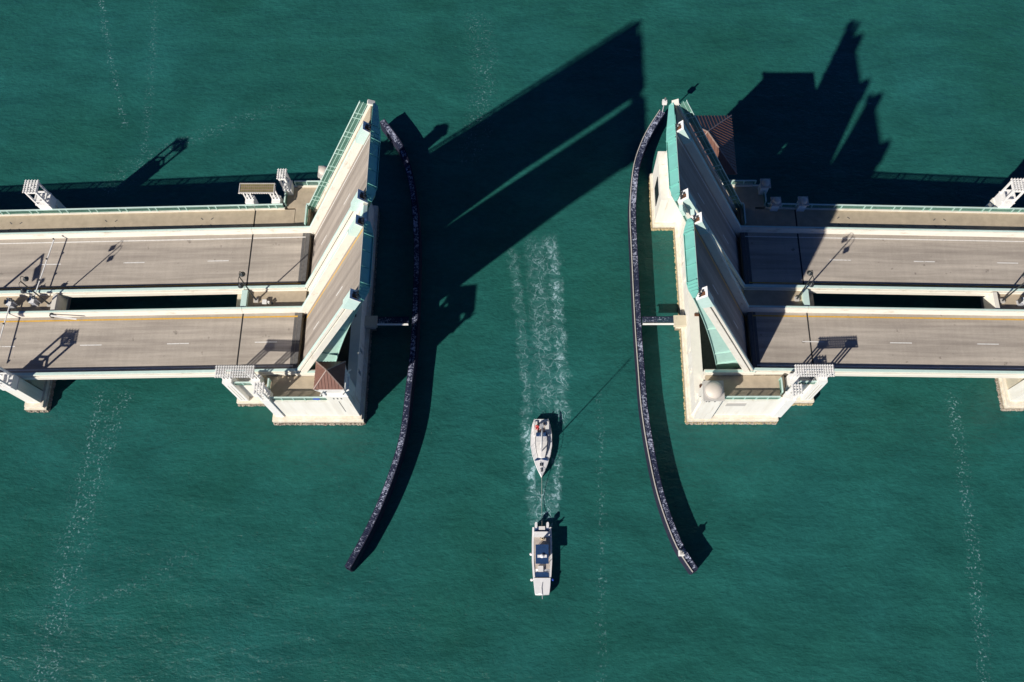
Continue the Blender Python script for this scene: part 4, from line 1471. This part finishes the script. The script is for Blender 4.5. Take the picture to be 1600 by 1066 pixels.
# helmsman in red, seated in the cockpit
person('person', 'person in a red jacket seated in the yacht cockpit', (SBX - 0.55, SBY - 1.15, 0.82), -math.pi / 2 - 0.2, 'red_cloth', 'denim', seated=True)

# motorboat
MBX, MBY = 2.25, -30.5
t = thing('motorboat', 'white motorboat with navy hardtop and twin outboards pulling the yacht', 'motorboat', (0, 0, 0))
st = [(0.0, 1.30, 1.18, 0.4, 0.85), (2.0, 1.36, 1.22, 0.45, 0.88), (4.5, 1.36, 1.20, 0.5, 0.95), (6.3, 1.24, 1.02, 0.5, 1.02), (7.6, 1.10, 0.80, 0.45, 1.08), (8.6, 0.98, 0.6, 0.3, 1.12), (8.85, 0.92, 0.5, 0.2, 1.12)]
MB().loft(hull_secs(9, st, None), True).build('hull', 'gel_white', t, True)
# gunwales and deck well
for sg in (-1, 1):
    MB().loft([[(x, sg * bd, sh + 0.01), (x, sg * (bd - 0.26), sh + 0.01), (x, sg * (bd - 0.26), sh + 0.13), (x, sg * (bd - 0.02), sh + 0.11)] for (x, bd, bw, kd, sh) in st[:5]]).build('gunwale', 'gel_white', t)
MB().prism([(1.35, -1.08), (6.7, -1.0), (6.7, 1.0), (1.35, 1.08)], 'z', 0.9, 0.99).build('cockpit_sole', 'boat_floor', t)
MB().prism([(6.7, -1.10), (7.6, -1.06), (8.6, -0.95), (8.85, -0.85), (8.7, -0.35), (8.85, 0.35), (8.85, 0.85), (8.6, 0.95), (7.6, 1.06), (6.7, 1.10)], 'z', 1.05, 1.24).build('foredeck', 'gel_white', t)
MB().prism([(5.95, -0.85), (6.65, -0.95), (6.65, 0.95), (5.95, 0.85)], 'z', 0.992, 1.12).build('bow_cushion', 'navy_cloth', t)
MB().box(0.62, 1.34, -1.05, 1.05, 0.88, 1.22).build('transom_deck', 'gel_white', t)
MB().box(-0.05, 0.6, -0.95, 0.95, 0.86, 0.90).build('motor_well', 'navy_cloth', t)
MB().box(-0.1, 0.35, -0.42, 0.42, 0.88, 1.15).build('swim_platform', 'cabin_white', t)
MB().box(2.5, 5.0, -0.86, 0.86, 2.25, 2.36).build('hardtop', 'navy_cloth', t)
for x in (2.65, 4.8):
    for yy in (-0.82, 0.82):
        MB().tube([(x, yy * 0.95, 0.95), (x, yy * 0.95, 2.26)], 0.035, 6).build('top_post', 'metal_grey', t)
MB().box(3.5, 4.4, -0.5, 0.5, 0.99, 2.0).build('console', 'gel_white', t)
MB().box(4.38, 4.46, -0.5, 0.5, 2.0, 2.24).build('windscreen', 'smoke_glass', t)
MB().box(2.55, 3.05, -0.55, 0.55, 0.99, 1.6).build('helm_seat', 'gel_white', t)
MB().lathe([(0.27, 2.36), (0.29, 2.46), (0.2, 2.58), (0.03, 2.62)], 4.0, 0.0, 14).build('radar_dome', 'gel_white', t, True)
MB().box(3.86, 4.22, -0.62, 0.62, 2.365, 2.44).build('antenna_mount', 'gel_white', t)
MB().box(5.15, 5.9, -0.55, 0.15, 0.99, 1.35).build('bow_seat', 'cabin_white', t)
for yy in (-0.78, 0.78):
    ob = MB().loft([[(x, yy - hw, 1.0), (x, yy - hw * 0.8, 1.42), (x, yy + hw * 0.8, 1.42), (x, yy + hw, 1.0)] for x, hw in ((-0.62, 0.12), (-0.5, 0.19), (-0.1, 0.2), (0.12, 0.14))]).build('outboard', 'gel_white', t)
    MB().box(-0.4, -0.15, yy - 0.08, yy + 0.08, -0.5, 1.0).build('outboard_leg', 'metal_grey', ob)
for (x, yy) in ((3.55, -1.48), (6.9, -1.38), (6.9, 1.38)):
    MB().lathe([(0.05, 0.45), (0.18, 0.55), (0.2, 0.85), (0.12, 1.0), (0.03, 1.06)], x, yy, 12).build('hull_fender', 'gel_white' if yy < 0 else 'sign_blue', t, True)
MB().tube([(7.3, 0.05, 1.27), (8.0, -0.08, 1.3), (8.8, 0.0, 1.28), (9.4, 0.02, 1.2)], 0.045, 6).build('anchor_roller', 'metal_grey', t)
t.location = (MBX, MBY, 0)
t.rotation_euler = (0, 0, -math.pi / 2)
person('person', 'person in a beige shirt standing aft of the navy hardtop', (MBX + 0.05, MBY - 1.75, 0.97), math.pi / 2, 'beige_cloth', 'denim')
# tow line with a slight sag
pts = []
for k in range(13):
    f_ = k / 12
    pts.append((2.25 + 0.01 * f_, -30.3 + (-23.6 + 30.3) * f_, 1.15 + 0.05 * f_ - 0.9 * 4 * f_ * (1 - f_)))
tag(MB().tube(pts, 0.03, 5).build('tow_rope', 'rope'), 'thin tow rope stretched between the motorboat and the yacht', 'rope')

# strip helper properties
for o in list(bpy.data.objects):
    if '_o' in o:
        del o['_o']
